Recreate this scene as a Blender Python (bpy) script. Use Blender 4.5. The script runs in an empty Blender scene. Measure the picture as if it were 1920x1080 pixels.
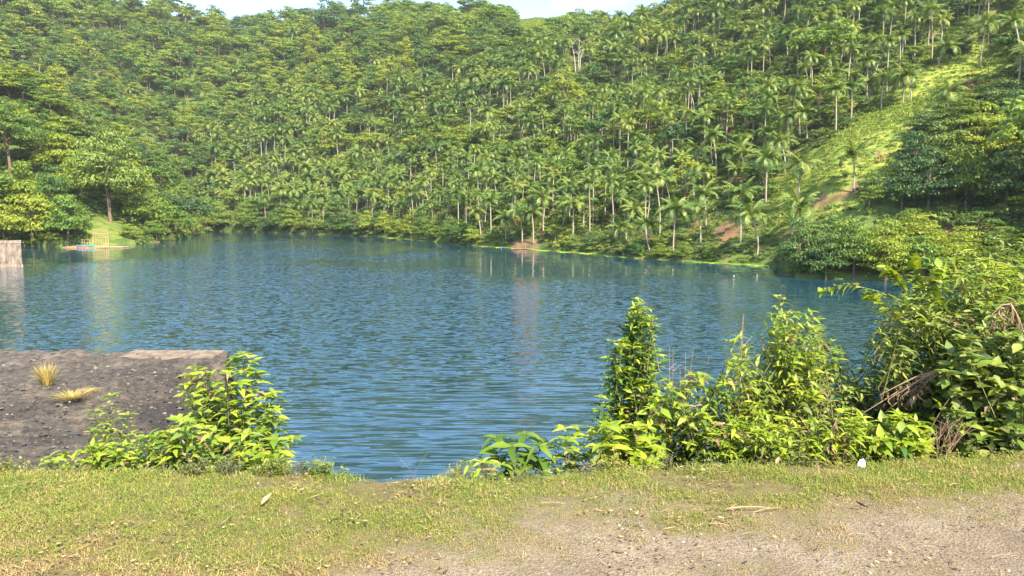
import bpy, math, random
import numpy as np
from mathutils import Vector, Matrix
C = bpy.context.scene
D = bpy.data
PI = math.pi
R = random.Random(7)
NR = np.random.default_rng(11)

# ------------------------------------------------------------------ camera
F = 1397.0; HOR = 395.0; EYE = 9.7; GZ = 8.1
PITCH = math.atan((540 - HOR) / F)
cam = D.cameras.new('camera'); cam_o = D.objects.new('camera', cam); C.collection.objects.link(cam_o)
cam.sensor_width = 36; cam.lens = 36 * F / 1920; cam.clip_start = 0.1; cam.clip_end = 6000
cam_o.location = (0, 0, EYE); cam_o.rotation_euler = (PI / 2 - PITCH, 0, 0)
C.camera = cam_o
# ------------------------------------------------------------------ light
SUN_AZ, SUN_EL = math.radians(150), math.radians(43)
world = D.worlds.new('World'); C.world = world; world.use_nodes = True
wn = world.node_tree.nodes; wl = world.node_tree.links; wn.clear()
wo = wn.new('ShaderNodeOutputWorld'); wb = wn.new('ShaderNodeBackground')
sky = wn.new('ShaderNodeTexSky'); sky.sky_type = 'NISHITA'; sky.sun_disc = False
sky.sun_elevation = SUN_EL; sky.sun_rotation = SUN_AZ; sky.air_density = 1.0; sky.dust_density = 0.6; sky.ozone_density = 2.0
tc = wn.new('ShaderNodeTexCoord'); sp = wn.new('ShaderNodeSeparateXYZ'); wl.new(tc.outputs['Generated'], sp.inputs[0])
zz = wn.new('ShaderNodeMath'); zz.operation = 'MAXIMUM'; wl.new(sp.outputs[2], zz.inputs[0]); zz.inputs[1].default_value = 0.03
za = wn.new('ShaderNodeMath'); za.operation = 'ADD'; wl.new(zz.outputs[0], za.inputs[0]); za.inputs[1].default_value = 0.12
cx = wn.new('ShaderNodeMath'); cx.operation = 'DIVIDE'; wl.new(sp.outputs[0], cx.inputs[0]); wl.new(za.outputs[0], cx.inputs[1])
cy = wn.new('ShaderNodeMath'); cy.operation = 'DIVIDE'; wl.new(sp.outputs[1], cy.inputs[0]); wl.new(za.outputs[0], cy.inputs[1])
cc = wn.new('ShaderNodeCombineXYZ'); wl.new(cx.outputs[0], cc.inputs[0]); wl.new(cy.outputs[0], cc.inputs[1])
cn = wn.new('ShaderNodeTexNoise'); wl.new(cc.outputs[0], cn.inputs['Vector']); cn.inputs['Scale'].default_value = 1.15; cn.inputs['Detail'].default_value = 7; cn.inputs['Roughness'].default_value = 0.55
cr = wn.new('ShaderNodeValToRGB'); wl.new(cn.outputs[0], cr.inputs[0])
cr.color_ramp.elements[0].position = 0.54; cr.color_ramp.elements[0].color = (0, 0, 0, 1)
cr.color_ramp.elements[1].position = 0.69; cr.color_ramp.elements[1].color = (1, 1, 1, 1)
cm = wn.new('ShaderNodeMixRGB'); wl.new(cr.outputs[0], cm.inputs[0]); wl.new(sky.outputs[0], cm.inputs[1]); cm.inputs[2].default_value = (6.2, 7.0, 8.8, 1)
wl.new(cm.outputs[0], wb.inputs[0]); wb.inputs[1].default_value = 0.145; wl.new(wb.outputs[0], wo.inputs[0])
sl = D.lights.new('sun', 'SUN'); sl.energy = 5.0; sl.angle = math.radians(0.5); sl.color = (1.0, 0.89, 0.66)
so = D.objects.new('sun', sl); C.collection.objects.link(so)
sd = Vector((math.sin(SUN_AZ) * math.cos(SUN_EL), math.cos(SUN_AZ) * math.cos(SUN_EL), math.sin(SUN_EL)))
so.rotation_euler = (-sd).to_track_quat('-Z', 'Y').to_euler(); so.location = (30, -30, 60)
C.view_settings.view_transform = 'Standard'; C.view_settings.look = 'None'
C.view_settings.exposure = 1.53; C.view_settings.gamma = 1
C.view_settings.use_curve_mapping = False
C.render.engine = 'CYCLES'
C.cycles.max_bounces = 6; C.cycles.diffuse_bounces = 2; C.cycles.glossy_bounces = 3; C.cycles.transmission_bounces = 3
C.cycles.transparent_max_bounces = 4; C.cycles.caustics_reflective = False; C.cycles.caustics_refractive = False
C.cycles.use_denoising = True; C.cycles.denoiser = 'OPENIMAGEDENOISE'; C.cycles.denoising_input_passes = 'RGB_ALBEDO_NORMAL'; C.cycles.denoising_prefilter = 'ACCURATE'; C.cycles.use_adaptive_sampling = True; C.cycles.adaptive_threshold = 0.02
C.cycles.sample_clamp_indirect = 4

# ------------------------------------------------------------------ pixel <-> place
SP, CP = math.sin(PITCH), math.cos(PITCH)
def ray(px, py):
    u, v = (px - 960) / F, (540 - py) / F
    return Vector((u, CP + v * SP, -SP + v * CP))          # forward component 1 along the optical axis
def at_z(px, py, z):
    d = ray(px, py); t = (z - EYE) / d.z
    return Vector((0, 0, EYE)) + d * t
def at_y(px, py, y):
    d = ray(px, py); t = y / d.y
    return Vector((0, 0, EYE)) + d * t
def project(x, y, z):
    z = z - EYE
    f = y * CP - z * SP; up = y * SP + z * CP
    f = np.maximum(f, 0.01)
    return 960 + F * x / f, 540 - F * up / f

# ------------------------------------------------------------------ value noise for shaping
_perm = NR.random((256, 256))
def vnoise(x, y):
    x = np.asarray(x, float); y = np.asarray(y, float)
    xi = np.floor(x).astype(int); yi = np.floor(y).astype(int); fx = x - xi; fy = y - yi
    fx = fx * fx * (3 - 2 * fx); fy = fy * fy * (3 - 2 * fy)
    g = lambda a, b: _perm[a & 255, b & 255]
    return (g(xi, yi) * (1 - fx) + g(xi + 1, yi) * fx) * (1 - fy) + (g(xi, yi + 1) * (1 - fx) + g(xi + 1, yi + 1) * fx) * fy
def fbm(x, y, o=4):
    s = 0; a = 0.5
    for k in range(o):
        s = s + a * vnoise(x * 2 ** k + 17.3 * k, y * 2 ** k + 5.1 * k); a *= 0.5
    return s / (1 - 0.5 ** o)
def sstep(x, a, b):
    t = np.clip((x - a) / (b - a), 0, 1); return t * t * (3 - 2 * t)

# ------------------------------------------------------------------ terrain of the valley
def az(px): return math.atan((px - 960) / F)
def tab(rows): a = [az(p) for p, _ in rows]; return a, [v for _, v in rows]
def wdist(px, py): p = at_z(px, py, 0.0); return math.hypot(p.x, p.y)
SH = tab([(-1500, 380), (200, 372), (370, wdist(370, 432)), (500, wdist(500, 436)), (600, wdist(600, 440)), (720, wdist(720, 444)), (800, wdist(800, 452)), (850, wdist(850, 458)),
          (900, wdist(900, 461)), (1000, wdist(1000, 468)), (1100, wdist(1100, 475)), (1200, wdist(1200, 485)), (1300, wdist(1300, 491)), (1440, wdist(1440, 498)),
          (1462, wdist(1462, 503)), (1476, wdist(1476, 519)), (1560, wdist(1560, 524)), (1700, wdist(1700, 530)), (1920, wdist(1920, 535)), (2600, 96), (5000, 70)])
SP_ = tab([(-1500, 380), (200, 372), (370, wdist(370, 432)), (500, wdist(500, 436)), (600, wdist(600, 440)), (720, wdist(720, 444)), (800, wdist(800, 452)), (850, wdist(850, 458)),
          (900, wdist(900, 461)), (1000, wdist(1000, 468)), (1100, wdist(1100, 475)), (1200, wdist(1200, 485)), (1300, wdist(1300, 491)), (1440, wdist(1440, 498)), (1560, 129), (1700, 124), (1920, 118), (2600, 108), (5000, 80)])
RT = tab([(-1500, 620), (0, 660), (260, 690), (460, 690), (700, 640), (960, 580), (1010, 600), (1150, 490), (1290, 430), (1450, 385), (1700, 370), (1920, 355), (2600, 330), (5000, 280)])
SK = tab([(-1500, 40), (0, -40), (200, -10), (300, 22), (400, 40), (460, 58), (520, 48), (640, 38), (800, 32), (960, 40), (980, 37), (1005, 33), (1050, 39), (1070, 58), (1180, 62), (1250, 45), (1290, 15), (1400, -40), (1500, -90), (1700, -150), (1920, -170), (5000, -120)])
SA = tab([(-1500, 120), (-200, 185), (0, wdist(0, 461)), (110, wdist(110, 463)), (230, wdist(230, 459)), (300, wdist(300, 455)), (350, wdist(350, 447)), (385, wdist(385, 438)), (420, 330), (5000, 330)])
KA = tab([(-1500, 60), (-200, 60), (0, 130), (60, 160), (150, 210), (230, 262), (300, 330), (345, 385), (375, 430), (395, 445), (5000, 445)])
def terrain(x, y):
    x = np.asarray(x, float); y = np.asarray(y, float)
    a = np.arctan2(x, y); r = np.hypot(x, y)
    wob = (fbm(x / 9, y / 9, 2) - 0.5) * 3; rsh = np.interp(a, *SH) + wob; rs = np.interp(a, *SP_) + wob; rt = np.interp(a, *RT); ky = np.interp(a, *SK)
    ct = np.cos(a)
    ez = lambda py: (-SP + (540 - py) / F * CP) / (CP + (540 - py) / F * SP)    # rise per metre along y
    zt = ez(ky) * rt * ct + EYE
    t = (r - rs) / (rt - rs)
    tt = np.clip(t, 0, 1)
    prof = 0.93 * tt + 0.07 * tt ** 2
    prof = prof - 0.05 * np.exp(-((tt - 0.16) / 0.1) ** 2) * sstep(tt, 0, .05)
    zb = zt * prof + (fbm(x / 70 + 3, y / 70, 3) - 0.5) * 34 * np.clip(tt * 5, 0, 1) * np.clip((1 - tt) * 3.0, 0, 1) + 0.25 * np.clip((r - rs) / 2, 0, 1)
    zb = np.where(t > 1, zt - (r - rt) * 0.25, zb)
    zb = np.where(t < 0, -np.minimum((rs - r) * 0.35, 6), zb)
    zb = np.where(r > rsh, np.maximum(zb, np.minimum((r - rsh) * .35, 3.0)), zb)
    ra = np.interp(a, *SA) + (fbm(x / 8 + 9, y / 8, 2) - 0.5) * 4; ka = np.interp(a, *KA)
    ta = (r - ra) / 95.0
    za_ = np.maximum(ez(ka) * (ra + 95) * ct + EYE, 0)
    pa = np.clip(ta, 0, 1)
    zA = za_ * (0.8 * pa + 0.2 * pa ** 2) + 0.3 * np.clip((r - ra) / 2, 0, 1) + (fbm(x / 30, y / 30 + 8, 2) - 0.5) * 8 * np.clip(pa * 4, 0, 1) * np.clip((1 - pa) * 4, 0, 1)
    zA = np.where(ta > 1, za_ - (r - ra - 95) * 0.5, zA)
    zA = np.where((ta < 0) | (a > az(392)), -6.0, zA)
    return np.maximum(zb, zA)
def tz(x, y): return float(terrain(x, y))
_T = np.concatenate([np.arange(60, 420, 0.8), np.arange(420, 760, 2.0)])
def hit(px, py):
    """first point where the line of sight meets the valley side"""
    d = ray(px, py); xs = d.x * _T; ys = d.y * _T; zs = EYE + d.z * _T
    k = np.nonzero(terrain(xs, ys) > np.maximum(zs, 0.02))[0]
    if len(k) == 0: return None
    return Vector((xs[k[0]], ys[k[0]], tz(xs[k[0]], ys[k[0]])))
def inpoly(px, py, poly):
    px = np.asarray(px, float); py = np.asarray(py, float); c = np.zeros(px.shape, bool); n = len(poly)
    for i in range(n):
        x1, y1 = poly[i]; x2, y2 = poly[(i + 1) % n]
        if y1 == y2: continue
        m = ((y1 > py) != (y2 > py)) & (px < (x2 - x1) * (py - y1) / (y2 - y1) + x1)
        c ^= m
    return c
MEADOW = [(1450, 440), (1428, 395), (1445, 345), (1495, 300), (1550, 266), (1612, 228), (1650, 190), (1695, 160), (1740, 125), (1800, 105), (1830, 70), (1875, 75), (1905, 130), (1860, 160), (1790, 165), (1750, 200), (1712, 235), (1700, 262), (1678, 300), (1660, 345), (1610, 390), (1540, 412)]
KNOLL = [(955, 15), (1064, 15), (1066, 60), (1040, 66), (990, 92), (962, 62)]
BARE = [[(1515, 385), (1530, 368), (1565, 362), (1600, 345), (1620, 335), (1612, 362), (1580, 378), (1530, 392)], [(1638, 283), (1655, 280), (1660, 300), (1640, 296)], [(1455, 432), (1485, 440), (1488, 452), (1462, 445)],
        [(1340, 430), (1375, 412), (1395, 440), (1350, 455)], [(1290, 420), (1310, 415), (1312, 432), (1292, 434)], [(950, 452), (1005, 450), (1015, 462), (960, 466)]]
LAWN = [(160, 460), (164, 430), (178, 405), (205, 402), (226, 425), (232, 440), (228, 458)]
LOWSLOPE = [(1060, 476), (1080, 440), (1130, 415), (1200, 420), (1300, 400), (1400, 385), (1450, 380), (1470, 430), (1500, 450), (1466, 505), (1200, 492)]

# ------------------------------------------------------------------ materials
def nodes(m):
    m.use_nodes = True; n = m.node_tree.nodes; n.clear(); return n, m.node_tree.links
def ramp(n, cols):
    r = n.new('ShaderNodeValToRGB'); e = r.color_ramp.elements
    while len(e) < len(cols): e.new(0.5)
    for i, (p, c) in enumerate(cols): e[i].position = p; e[i].color = (*c, 1)
    return r
def leafmat(name, cols, trans=0.3, rough=0.5, tree=False, spec=0.3):
    m = D.materials.new(name); n, l = nodes(m)
    oi = n.new('ShaderNodeObjectInfo'); at = n.new('ShaderNodeAttribute'); at.attribute_name = 'rnd'
    if tree:
        a = n.new('ShaderNodeMath'); a.operation = 'MULTIPLY'; l.new(oi.outputs['Random'], a.inputs[0]); a.inputs[1].default_value = 0.62
        b = n.new('ShaderNodeMath'); b.operation = 'MULTIPLY_ADD'; l.new(at.outputs['Fac'], b.inputs[0]); b.inputs[1].default_value = 0.38; l.new(a.outputs[0], b.inputs[2])
    else:
        a = n.new('ShaderNodeMath'); a.operation = 'ADD'; l.new(oi.outputs['Random'], a.inputs[0]); l.new(at.outputs['Fac'], a.inputs[1])
        b = n.new('ShaderNodeMath'); b.operation = 'FRACT'; l.new(a.outputs[0], b.inputs[0])
    r = ramp(n, cols); l.new(b.outputs[0], r.inputs[0])
    p = n.new('ShaderNodeBsdfPrincipled'); p.inputs['Roughness'].default_value = rough; p.inputs['Specular IOR Level'].default_value = spec
    l.new(r.outputs[0], p.inputs['Base Color'])
    t = n.new('ShaderNodeBsdfTranslucent'); g = n.new('ShaderNodeMixRGB'); g.blend_type = 'MULTIPLY'; g.inputs[0].default_value = 1; l.new(r.outputs[0], g.inputs[1]); g.inputs[2].default_value = (1.25, 1.15, 0.5, 1)
    l.new(g.outputs[0], t.inputs[0])
    mx = n.new('ShaderNodeMixShader'); mx.inputs[0].default_value = trans; l.new(p.outputs[0], mx.inputs[1]); l.new(t.outputs[0], mx.inputs[2])
    o = n.new('ShaderNodeOutputMaterial'); l.new(mx.outputs[0], o.inputs[0]); return m
def noisemat(name, cols, scale=5, rough=0.9, bump=0.0, detail=8, stretch=(1, 1, 1), bscale=None, bdist=0.02, coord='Object'):
    m = D.materials.new(name); n, l = nodes(m)
    t = n.new('ShaderNodeTexCoord'); mp = n.new('ShaderNodeMapping'); l.new(t.outputs[coord], mp.inputs[0]); mp.inputs['Scale'].default_value = stretch
    x = n.new('ShaderNodeTexNoise'); x.inputs['Scale'].default_value = scale; x.inputs['Detail'].default_value = detail; x.inputs['Roughness'].default_value = 0.65; l.new(mp.outputs[0], x.inputs[0])
    r = ramp(n, cols); l.new(x.outputs[0], r.inputs[0])
    p = n.new('ShaderNodeBsdfPrincipled'); p.inputs['Roughness'].default_value = rough; p.inputs['Specular IOR Level'].default_value = 0.25; l.new(r.outputs[0], p.inputs['Base Color'])
    if bump:
        y = n.new('ShaderNodeTexNoise'); y.inputs['Scale'].default_value = bscale or scale * 3; y.inputs['Detail'].default_value = 6; l.new(mp.outputs[0], y.inputs[0])
        b = n.new('ShaderNodeBump'); b.inputs['Strength'].default_value = bump; b.inputs['Distance'].default_value = bdist; l.new(y.outputs[0], b.inputs['Height']); l.new(b.outputs[0], p.inputs['Normal'])
    o = n.new('ShaderNodeOutputMaterial'); l.new(p.outputs[0], o.inputs[0]); return m
M = {}
M['tree'] = leafmat('tree_foliage', [(0.0, (.040, .105, .045)), (.25, (.072, .155, .038)), (.5, (.150, .225, .032)), (.75, (.24, .30, .030)), (1.0, (.36, .38, .045))], .36, .55, True)
M['dark_tree'] = leafmat('dark_tree_foliage', [(0, (.035, .08, .036)), (.5, (.075, .14, .032)), (1, (.20, .26, .04))], .2, .5, True)
M['bright_tree'] = leafmat('bright_tree_foliage', [(0, (.08, .16, .03)), (.5, (.17, .26, .035)), (1, (.29, .34, .05))], .3, .5, True)
M['brown_bush'] = leafmat('brown_bush_foliage', [(0, (.10, .045, .02)), (.5, (.17, .08, .035)), (1, (.17, .13, .05))], .2, .7, True)
M['palm'] = leafmat('palm_frond', [(0, (.06, .125, .035)), (.4, (.135, .215, .045)), (.7, (.21, .28, .055)), (.93, (.31, .33, .08)), (1, (.30, .21, .10))], .32, .42, True, .5)
M['understory'] = leafmat('understory_foliage', [(0, (.025, .065, .025)), (.45, (.10, .155, .03)), (.8, (.22, .27, .05)), (1, (.28, .27, .08))], .25, .6, True)
M['bark'] = noisemat('bark', [(.3, (.10, .07, .05)), (.7, (.22, .16, .12))], 3, .9, .4)
M['palm_bark'] = noisemat('palm_bark', [(.3, (.22, .18, .14)), (.7, (.42, .37, .29))], 1.5, .9, .3, stretch=(1, 1, 4))
M['dead_wood'] = noisemat('dead_wood', [(.3, (.26, .22, .18)), (.7, (.42, .37, .31))], 2)
M['meadowgrass'] = leafmat('meadow_grass', [(0, (.12, .20, .035)), (.5, (.21, .29, .045)), (1, (.32, .34, .07))], .25, .7, True)
M['concrete'] = noisemat('weathered_concrete', [(.32, (.07, .05, .045)), (.46, (.19, .145, .12)), (.62, (.34, .27, .22))], 1.6, .92, .5, stretch=(1.5, 1.5, .35), bdist=.05)
M['tower'] = noisemat('stained_tower_concrete', [(.34, (.07, .055, .045)), (.47, (.17, .135, .11)), (.62, (.27, .22, .18))], 1.6, .92, .5, stretch=(1.3, 1.3, .5), bdist=.05)
M['bamboo'] = noisemat('bamboo', [(.3, (.35, .20, .11)), (.7, (.52, .36, .20))], 2)

def mesh(name, V, Fc, mat, rnd=None, smooth=False):
    me = D.meshes.new(name)
    V = np.asarray(V, np.float32).reshape(-1, 3)
    if isinstance(Fc, np.ndarray) and Fc.ndim == 2:
        n, k = Fc.shape
        me.vertices.add(len(V)); me.vertices.foreach_set('co', V.ravel())
        me.loops.add(n * k); me.loops.foreach_set('vertex_index', Fc.astype(np.int32).ravel())
        me.polygons.add(n); me.polygons.foreach_set('loop_start', np.arange(0, n * k, k, dtype=np.int32))
        me.update(calc_edges=True)
    else:
        me.from_pydata([tuple(v) for v in V.tolist()], [], [tuple(f) for f in Fc])
    if rnd is not None:
        a = me.attributes.new('rnd', 'FLOAT', 'FACE'); a.data.foreach_set('value', np.asarray(rnd, np.float32))
    for mm in (mat if isinstance(mat, (list, tuple)) else [mat]): me.materials.append(mm)
    if smooth: me.polygons.foreach_set('use_smooth', [True] * len(me.polygons))
    me.update(); return me
def link(name, me, parent=None, loc=None, **kw):
    o = D.objects.new(name, me); C.collection.objects.link(o)
    if parent is not None: o.parent = parent
    if loc is not None: o.location = loc
    for k, v in kw.items():
        if v: o[k] = v
    return o
def thing(name, label, cat, loc, group=None, rz=0, scale=1):
    o = D.objects.new(name, None); C.collection.objects.link(o); o.empty_display_size = .2
    o.location = loc; o.rotation_euler = (0, 0, rz); o.scale = (scale,) * 3
    o['label'] = label; o['category'] = cat
    if group: o['group'] = group
    return o
class Geo:
    def __init__(s): s.v = []; s.f = []; s.r = []; s.n = 0
    def add(s, V, Fs, rnd=0.0):
        b = s.n; s.v += [tuple(p) for p in V]; s.n += len(V)
        s.f += [tuple(i + b for i in f) for f in Fs]; s.r += [rnd] * len(Fs); return s
    def tube(s, pts, rad, k=6, rnd=0.0):
        pts = [Vector(p) for p in pts]; V = []; Fs = []; n = len(pts)
        ref = Vector((0.31, 0.77, 0.2))
        for i, p in enumerate(pts):
            t = (pts[min(i + 1, n - 1)] - pts[max(i - 1, 0)])
            if t.length < 1e-9: t = Vector((0, 0, 1))
            t.normalize(); u = t.cross(ref)
            if u.length < .1: u = t.cross(Vector((1, 0, 0)))
            u.normalize(); w = t.cross(u); r = rad[i] if isinstance(rad, (list, tuple)) else rad
            V += [p + u * (r * math.cos(2 * PI * j / k)) + w * (r * math.sin(2 * PI * j / k)) for j in range(k)]
        for i in range(n - 1):
            for j in range(k):
                Fs.append((i * k + j, i * k + (j + 1) % k, (i + 1) * k + (j + 1) % k, (i + 1) * k + j))
        Fs.append(tuple(range(k))[::-1]); Fs.append(tuple((n - 1) * k + j for j in range(k)))
        return s.add(V, Fs, rnd)
    def box(s, a, b, rnd=0.0):
        x0, y0, z0 = a; x1, y1, z1 = b
        V = [(x0, y0, z0), (x1, y0, z0), (x1, y1, z0), (x0, y1, z0), (x0, y0, z1), (x1, y0, z1), (x1, y1, z1), (x0, y1, z1)]
        return s.add(V, [(0, 3, 2, 1), (4, 5, 6, 7), (0, 1, 5, 4), (1, 2, 6, 5), (2, 3, 7, 6), (3, 0, 4, 7)], rnd)
    def mesh(s, name, mat, smooth=False): return mesh(name, s.v, s.f, mat, s.r, smooth)

# ------------------------------------------------------------------ SETTING: valley sides
def build_hills():
    aa = np.linspace(math.radians(-62), math.radians(62), 420)
    rr = np.concatenate([np.arange(85, 240, 2.2), np.arange(240, 760, 5.0), [800, 900]])
    A, Rr = np.meshgrid(aa, rr); X = Rr * np.sin(A); Y = Rr * np.cos(A); Z = terrain(X, Y)
    na, nr = len(aa), len(rr)
    i = np.arange((nr - 1) * na).reshape(nr - 1, na)[:, :-1]
    Fq = np.stack([i, i + 1, i + 1 + na, i + na], -1).reshape(-1, 4)
    m = D.materials.new('hillside'); n, l = nodes(m)
    t = n.new('ShaderNodeTexCoord')
    x = n.new('ShaderNodeTexNoise'); x.inputs['Scale'].default_value = .35; x.inputs['Detail'].default_value = 9; l.new(t.outputs['Object'], x.inputs[0])
    r0 = ramp(n, [(.35, (.05, .085, .025)), (.55, (.10, .14, .035)), (.7, (.17, .12, .055))]); l.new(x.outputs[0], r0.inputs[0])
    r1 = ramp(n, [(.3, (.12, .18, .035)), (.5, (.20, .25, .045)), (.7, (.28, .27, .075))]); l.new(x.outputs[0], r1.inputs[0])
    r2 = ramp(n, [(.3, (.12, .08, .045)), (.7, (.22, .13, .075))]); l.new(x.outputs[0], r2.inputs[0])
    a1 = n.new('ShaderNodeAttribute'); a1.attribute_name = 'meadow'; a2 = n.new('ShaderNodeAttribute'); a2.attribute_name = 'bare'
    m1 = n.new('ShaderNodeMixRGB'); l.new(a1.outputs['Fac'], m1.inputs[0]); l.new(r0.outputs[0], m1.inputs[1]); l.new(r1.outputs[0], m1.inputs[2])
    m2 = n.new('ShaderNodeMixRGB'); l.new(a2.outputs['Fac'], m2.inputs[0]); l.new(m1.outputs[0], m2.inputs[1]); l.new(r2.outputs[0], m2.inputs[2])
    p = n.new('ShaderNodeBsdfPrincipled'); p.inputs['Roughness'].default_value = .95; p.inputs['Specular IOR Level'].default_value = .1; l.new(m2.outputs[0], p.inputs['Base Color'])
    b = n.new('ShaderNodeBump'); b.inputs['Strength'].default_value = .8; b.inputs['Distance'].default_value = .8; l.new(x.outputs[0], b.inputs['Height']); l.new(b.outputs[0], p.inputs['Normal'])
    o = n.new('ShaderNodeOutputMaterial'); l.new(p.outputs[0], o.inputs[0])
    me = mesh('hills', np.stack([X, Y, Z], -1).reshape(-1, 3), Fq, m, smooth=True)
    px, py = project(X.ravel(), Y.ravel(), Z.ravel())
    py2 = py + (fbm(X.ravel() / 8, Y.ravel() / 8, 2) - .5) * 12
    md = np.maximum((inpoly(px, py2, MEADOW) | (inpoly(px, py2, KNOLL) & (Y.ravel() > 400))) * 1.0, .3 * (inpoly(px, py2, LAWN) & (Y.ravel() < 260))).astype(np.float32)
    br = np.zeros(len(px), np.float32)
    for q in BARE: br = np.maximum(br, inpoly(px, py, q).astype(np.float32))
    a = me.attributes.new('meadow', 'FLOAT', 'POINT'); a.data.foreach_set('value', md)
    a = me.attributes.new('bare', 'FLOAT', 'POINT'); a.data.foreach_set('value', br)
    link('hills', me, kind='structure')
build_hills()

# ------------------------------------------------------------------ SETTING: lake
def build_water():
    aa = np.linspace(math.radians(-75), math.radians(75), 260)
    rr = np.concatenate([np.geomspace(6, 420, 150), [600, 900]])
    A, Rr = np.meshgrid(aa, rr); X = Rr * np.sin(A); Y = Rr * np.cos(A)
    na, nr = len(aa), len(rr)
    i = np.arange((nr - 1) * na).reshape(nr - 1, na)[:, :-1]
    Fq = np.stack([i, i + 1, i + 1 + na, i + na], -1).reshape(-1, 4)
    a, r = A.ravel(), Rr.ravel(); x, y = X.ravel(), Y.ravel()
    rs = np.minimum(np.interp(a, *SH), np.where(a < az(392), np.interp(a, *SA), 1e9))
    u = 1 - r / rs + (fbm(x / 18, y / 34, 3) - .5) * .5
    w = sstep(u, .24, .50)
    # sheltered tongue of smooth water off the left bank
    w *= 1 - .9 * sstep(-(a - az(120)), 0, .07) * sstep(r, 45, 75)
    w *= 1 - .75 * np.exp(-(((a - az(640)) / .16) ** 2) - ((r - 140 + 120 * (a - az(640))) / 14) ** 2)
    w *= .62 + .76 * fbm(x / 9 + 40, y / 16, 3)
    w = np.clip(w, 0, 1.2)
    m = D.materials.new('lake_water'); n, l = nodes(m)
    t = n.new('ShaderNodeTexCoord')
    def noise(sc, st, det, rough=.5, dist=0.0, rz=0):
        mp = n.new('ShaderNodeMapping'); mp.inputs['Scale'].default_value = st; mp.inputs['Rotation'].default_value = (0, 0, rz); l.new(t.outputs['Object'], mp.inputs[0])
        q = n.new('ShaderNodeTexNoise'); q.inputs['Scale'].default_value = sc; q.inputs['Detail'].default_value = det; q.inputs['Roughness'].default_value = rough; q.inputs['Distortion'].default_value = dist
        l.new(mp.outputs[0], q.inputs[0]); return q
    big = noise(1.0, (.55, 4.6, 1), 1.2, .45, .3, .03)
    chop = noise(1.0, (1.7, 3.6, 1), 2.0, .5, .2, -.1)
    aw = n.new('ShaderNodeAttribute'); aw.attribute_name = 'wind'; an = n.new('ShaderNodeAttribute'); an.attribute_name = 'near'
    def mul(a_, b_, k=None):
        q = n.new('ShaderNodeMath'); q.operation = 'MULTIPLY'; l.new(a_, q.inputs[0])
        if k is None: l.new(b_, q.inputs[1])
        else: q.inputs[1].default_value = k
        return q.outputs[0]
    def add(a_, b_):
        q = n.new('ShaderNodeMath'); q.operation = 'ADD'; l.new(a_, q.inputs[0]); l.new(b_, q.inputs[1]); return q.outputs[0]
    def slopes(tex, kx, ky, mask=None):
        v = n.new('ShaderNodeVectorMath'); v.operation = 'SUBTRACT'; l.new(tex.outputs['Color'], v.inputs[0]); v.inputs[1].default_value = (.5, .5, .5)
        w_ = n.new('ShaderNodeVectorMath'); w_.operation = 'MULTIPLY'; l.new(v.outputs[0], w_.inputs[0]); w_.inputs[1].default_value = (kx, ky, 0)
        if mask is None: return w_.outputs[0]
        c_ = n.new('ShaderNodeVectorMath'); c_.operation = 'SCALE'; l.new(w_.outputs[0], c_.inputs[0]); l.new(mask, c_.inputs['Scale']); return c_.outputs[0]
    def vadd(a_, b_): q = n.new('ShaderNodeVectorMath'); q.operation = 'ADD'; l.new(a_, q.inputs[0]); l.new(b_, q.inputs[1]); return q.outputs[0]
    nm = n.new('ShaderNodeMath'); nm.operation = 'MULTIPLY_ADD'; l.new(an.outputs['Fac'], nm.inputs[0]); nm.inputs[1].default_value = -.1; nm.inputs[2].default_value = .72
    s1 = slopes(big, .2, 1.25, mul(aw.outputs['Fac'], nm.outputs[0])); s2 = slopes(chop, 1.1, 2.2, mul(aw.outputs['Fac'], an.outputs['Fac'])); s3 = slopes(noise(1.0, (.25, .9, 1), 2), .05, .12)
    sm = vadd(vadd(s1, s2), s3); up = n.new('ShaderNodeVectorMath'); up.operation = 'ADD'; l.new(sm, up.inputs[0]); up.inputs[1].default_value = (0, 0, 1)
    b = n.new('ShaderNodeVectorMath'); b.operation = 'NORMALIZE'; l.new(up.outputs[0], b.inputs[0])
    p = n.new('ShaderNodeBsdfPrincipled'); p.inputs['Base Color'].default_value = (.014, .050, .078, 1); p.inputs['Roughness'].default_value = .05; p.inputs['IOR'].default_value = 2.0
    p.inputs['Specular IOR Level'].default_value = .5
    l.new(b.outputs[0], p.inputs['Normal'])
    o = n.new('ShaderNodeOutputMaterial'); l.new(p.outputs[0], o.inputs[0])
    me = mesh('lake_water', np.stack([X, Y, 0 * X], -1).reshape(-1, 3), Fq, m, smooth=True)
    q = me.attributes.new('wind', 'FLOAT', 'POINT'); q.data.foreach_set('value', w.astype(np.float32))
    q = me.attributes.new('near', 'FLOAT', 'POINT'); q.data.foreach_set('value', sstep(r + (fbm(x / 6, y / 6, 2) - .5) * 14, 30, 62).astype(np.float32))
    link('lake_water', me, kind='structure')
build_water()

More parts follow.
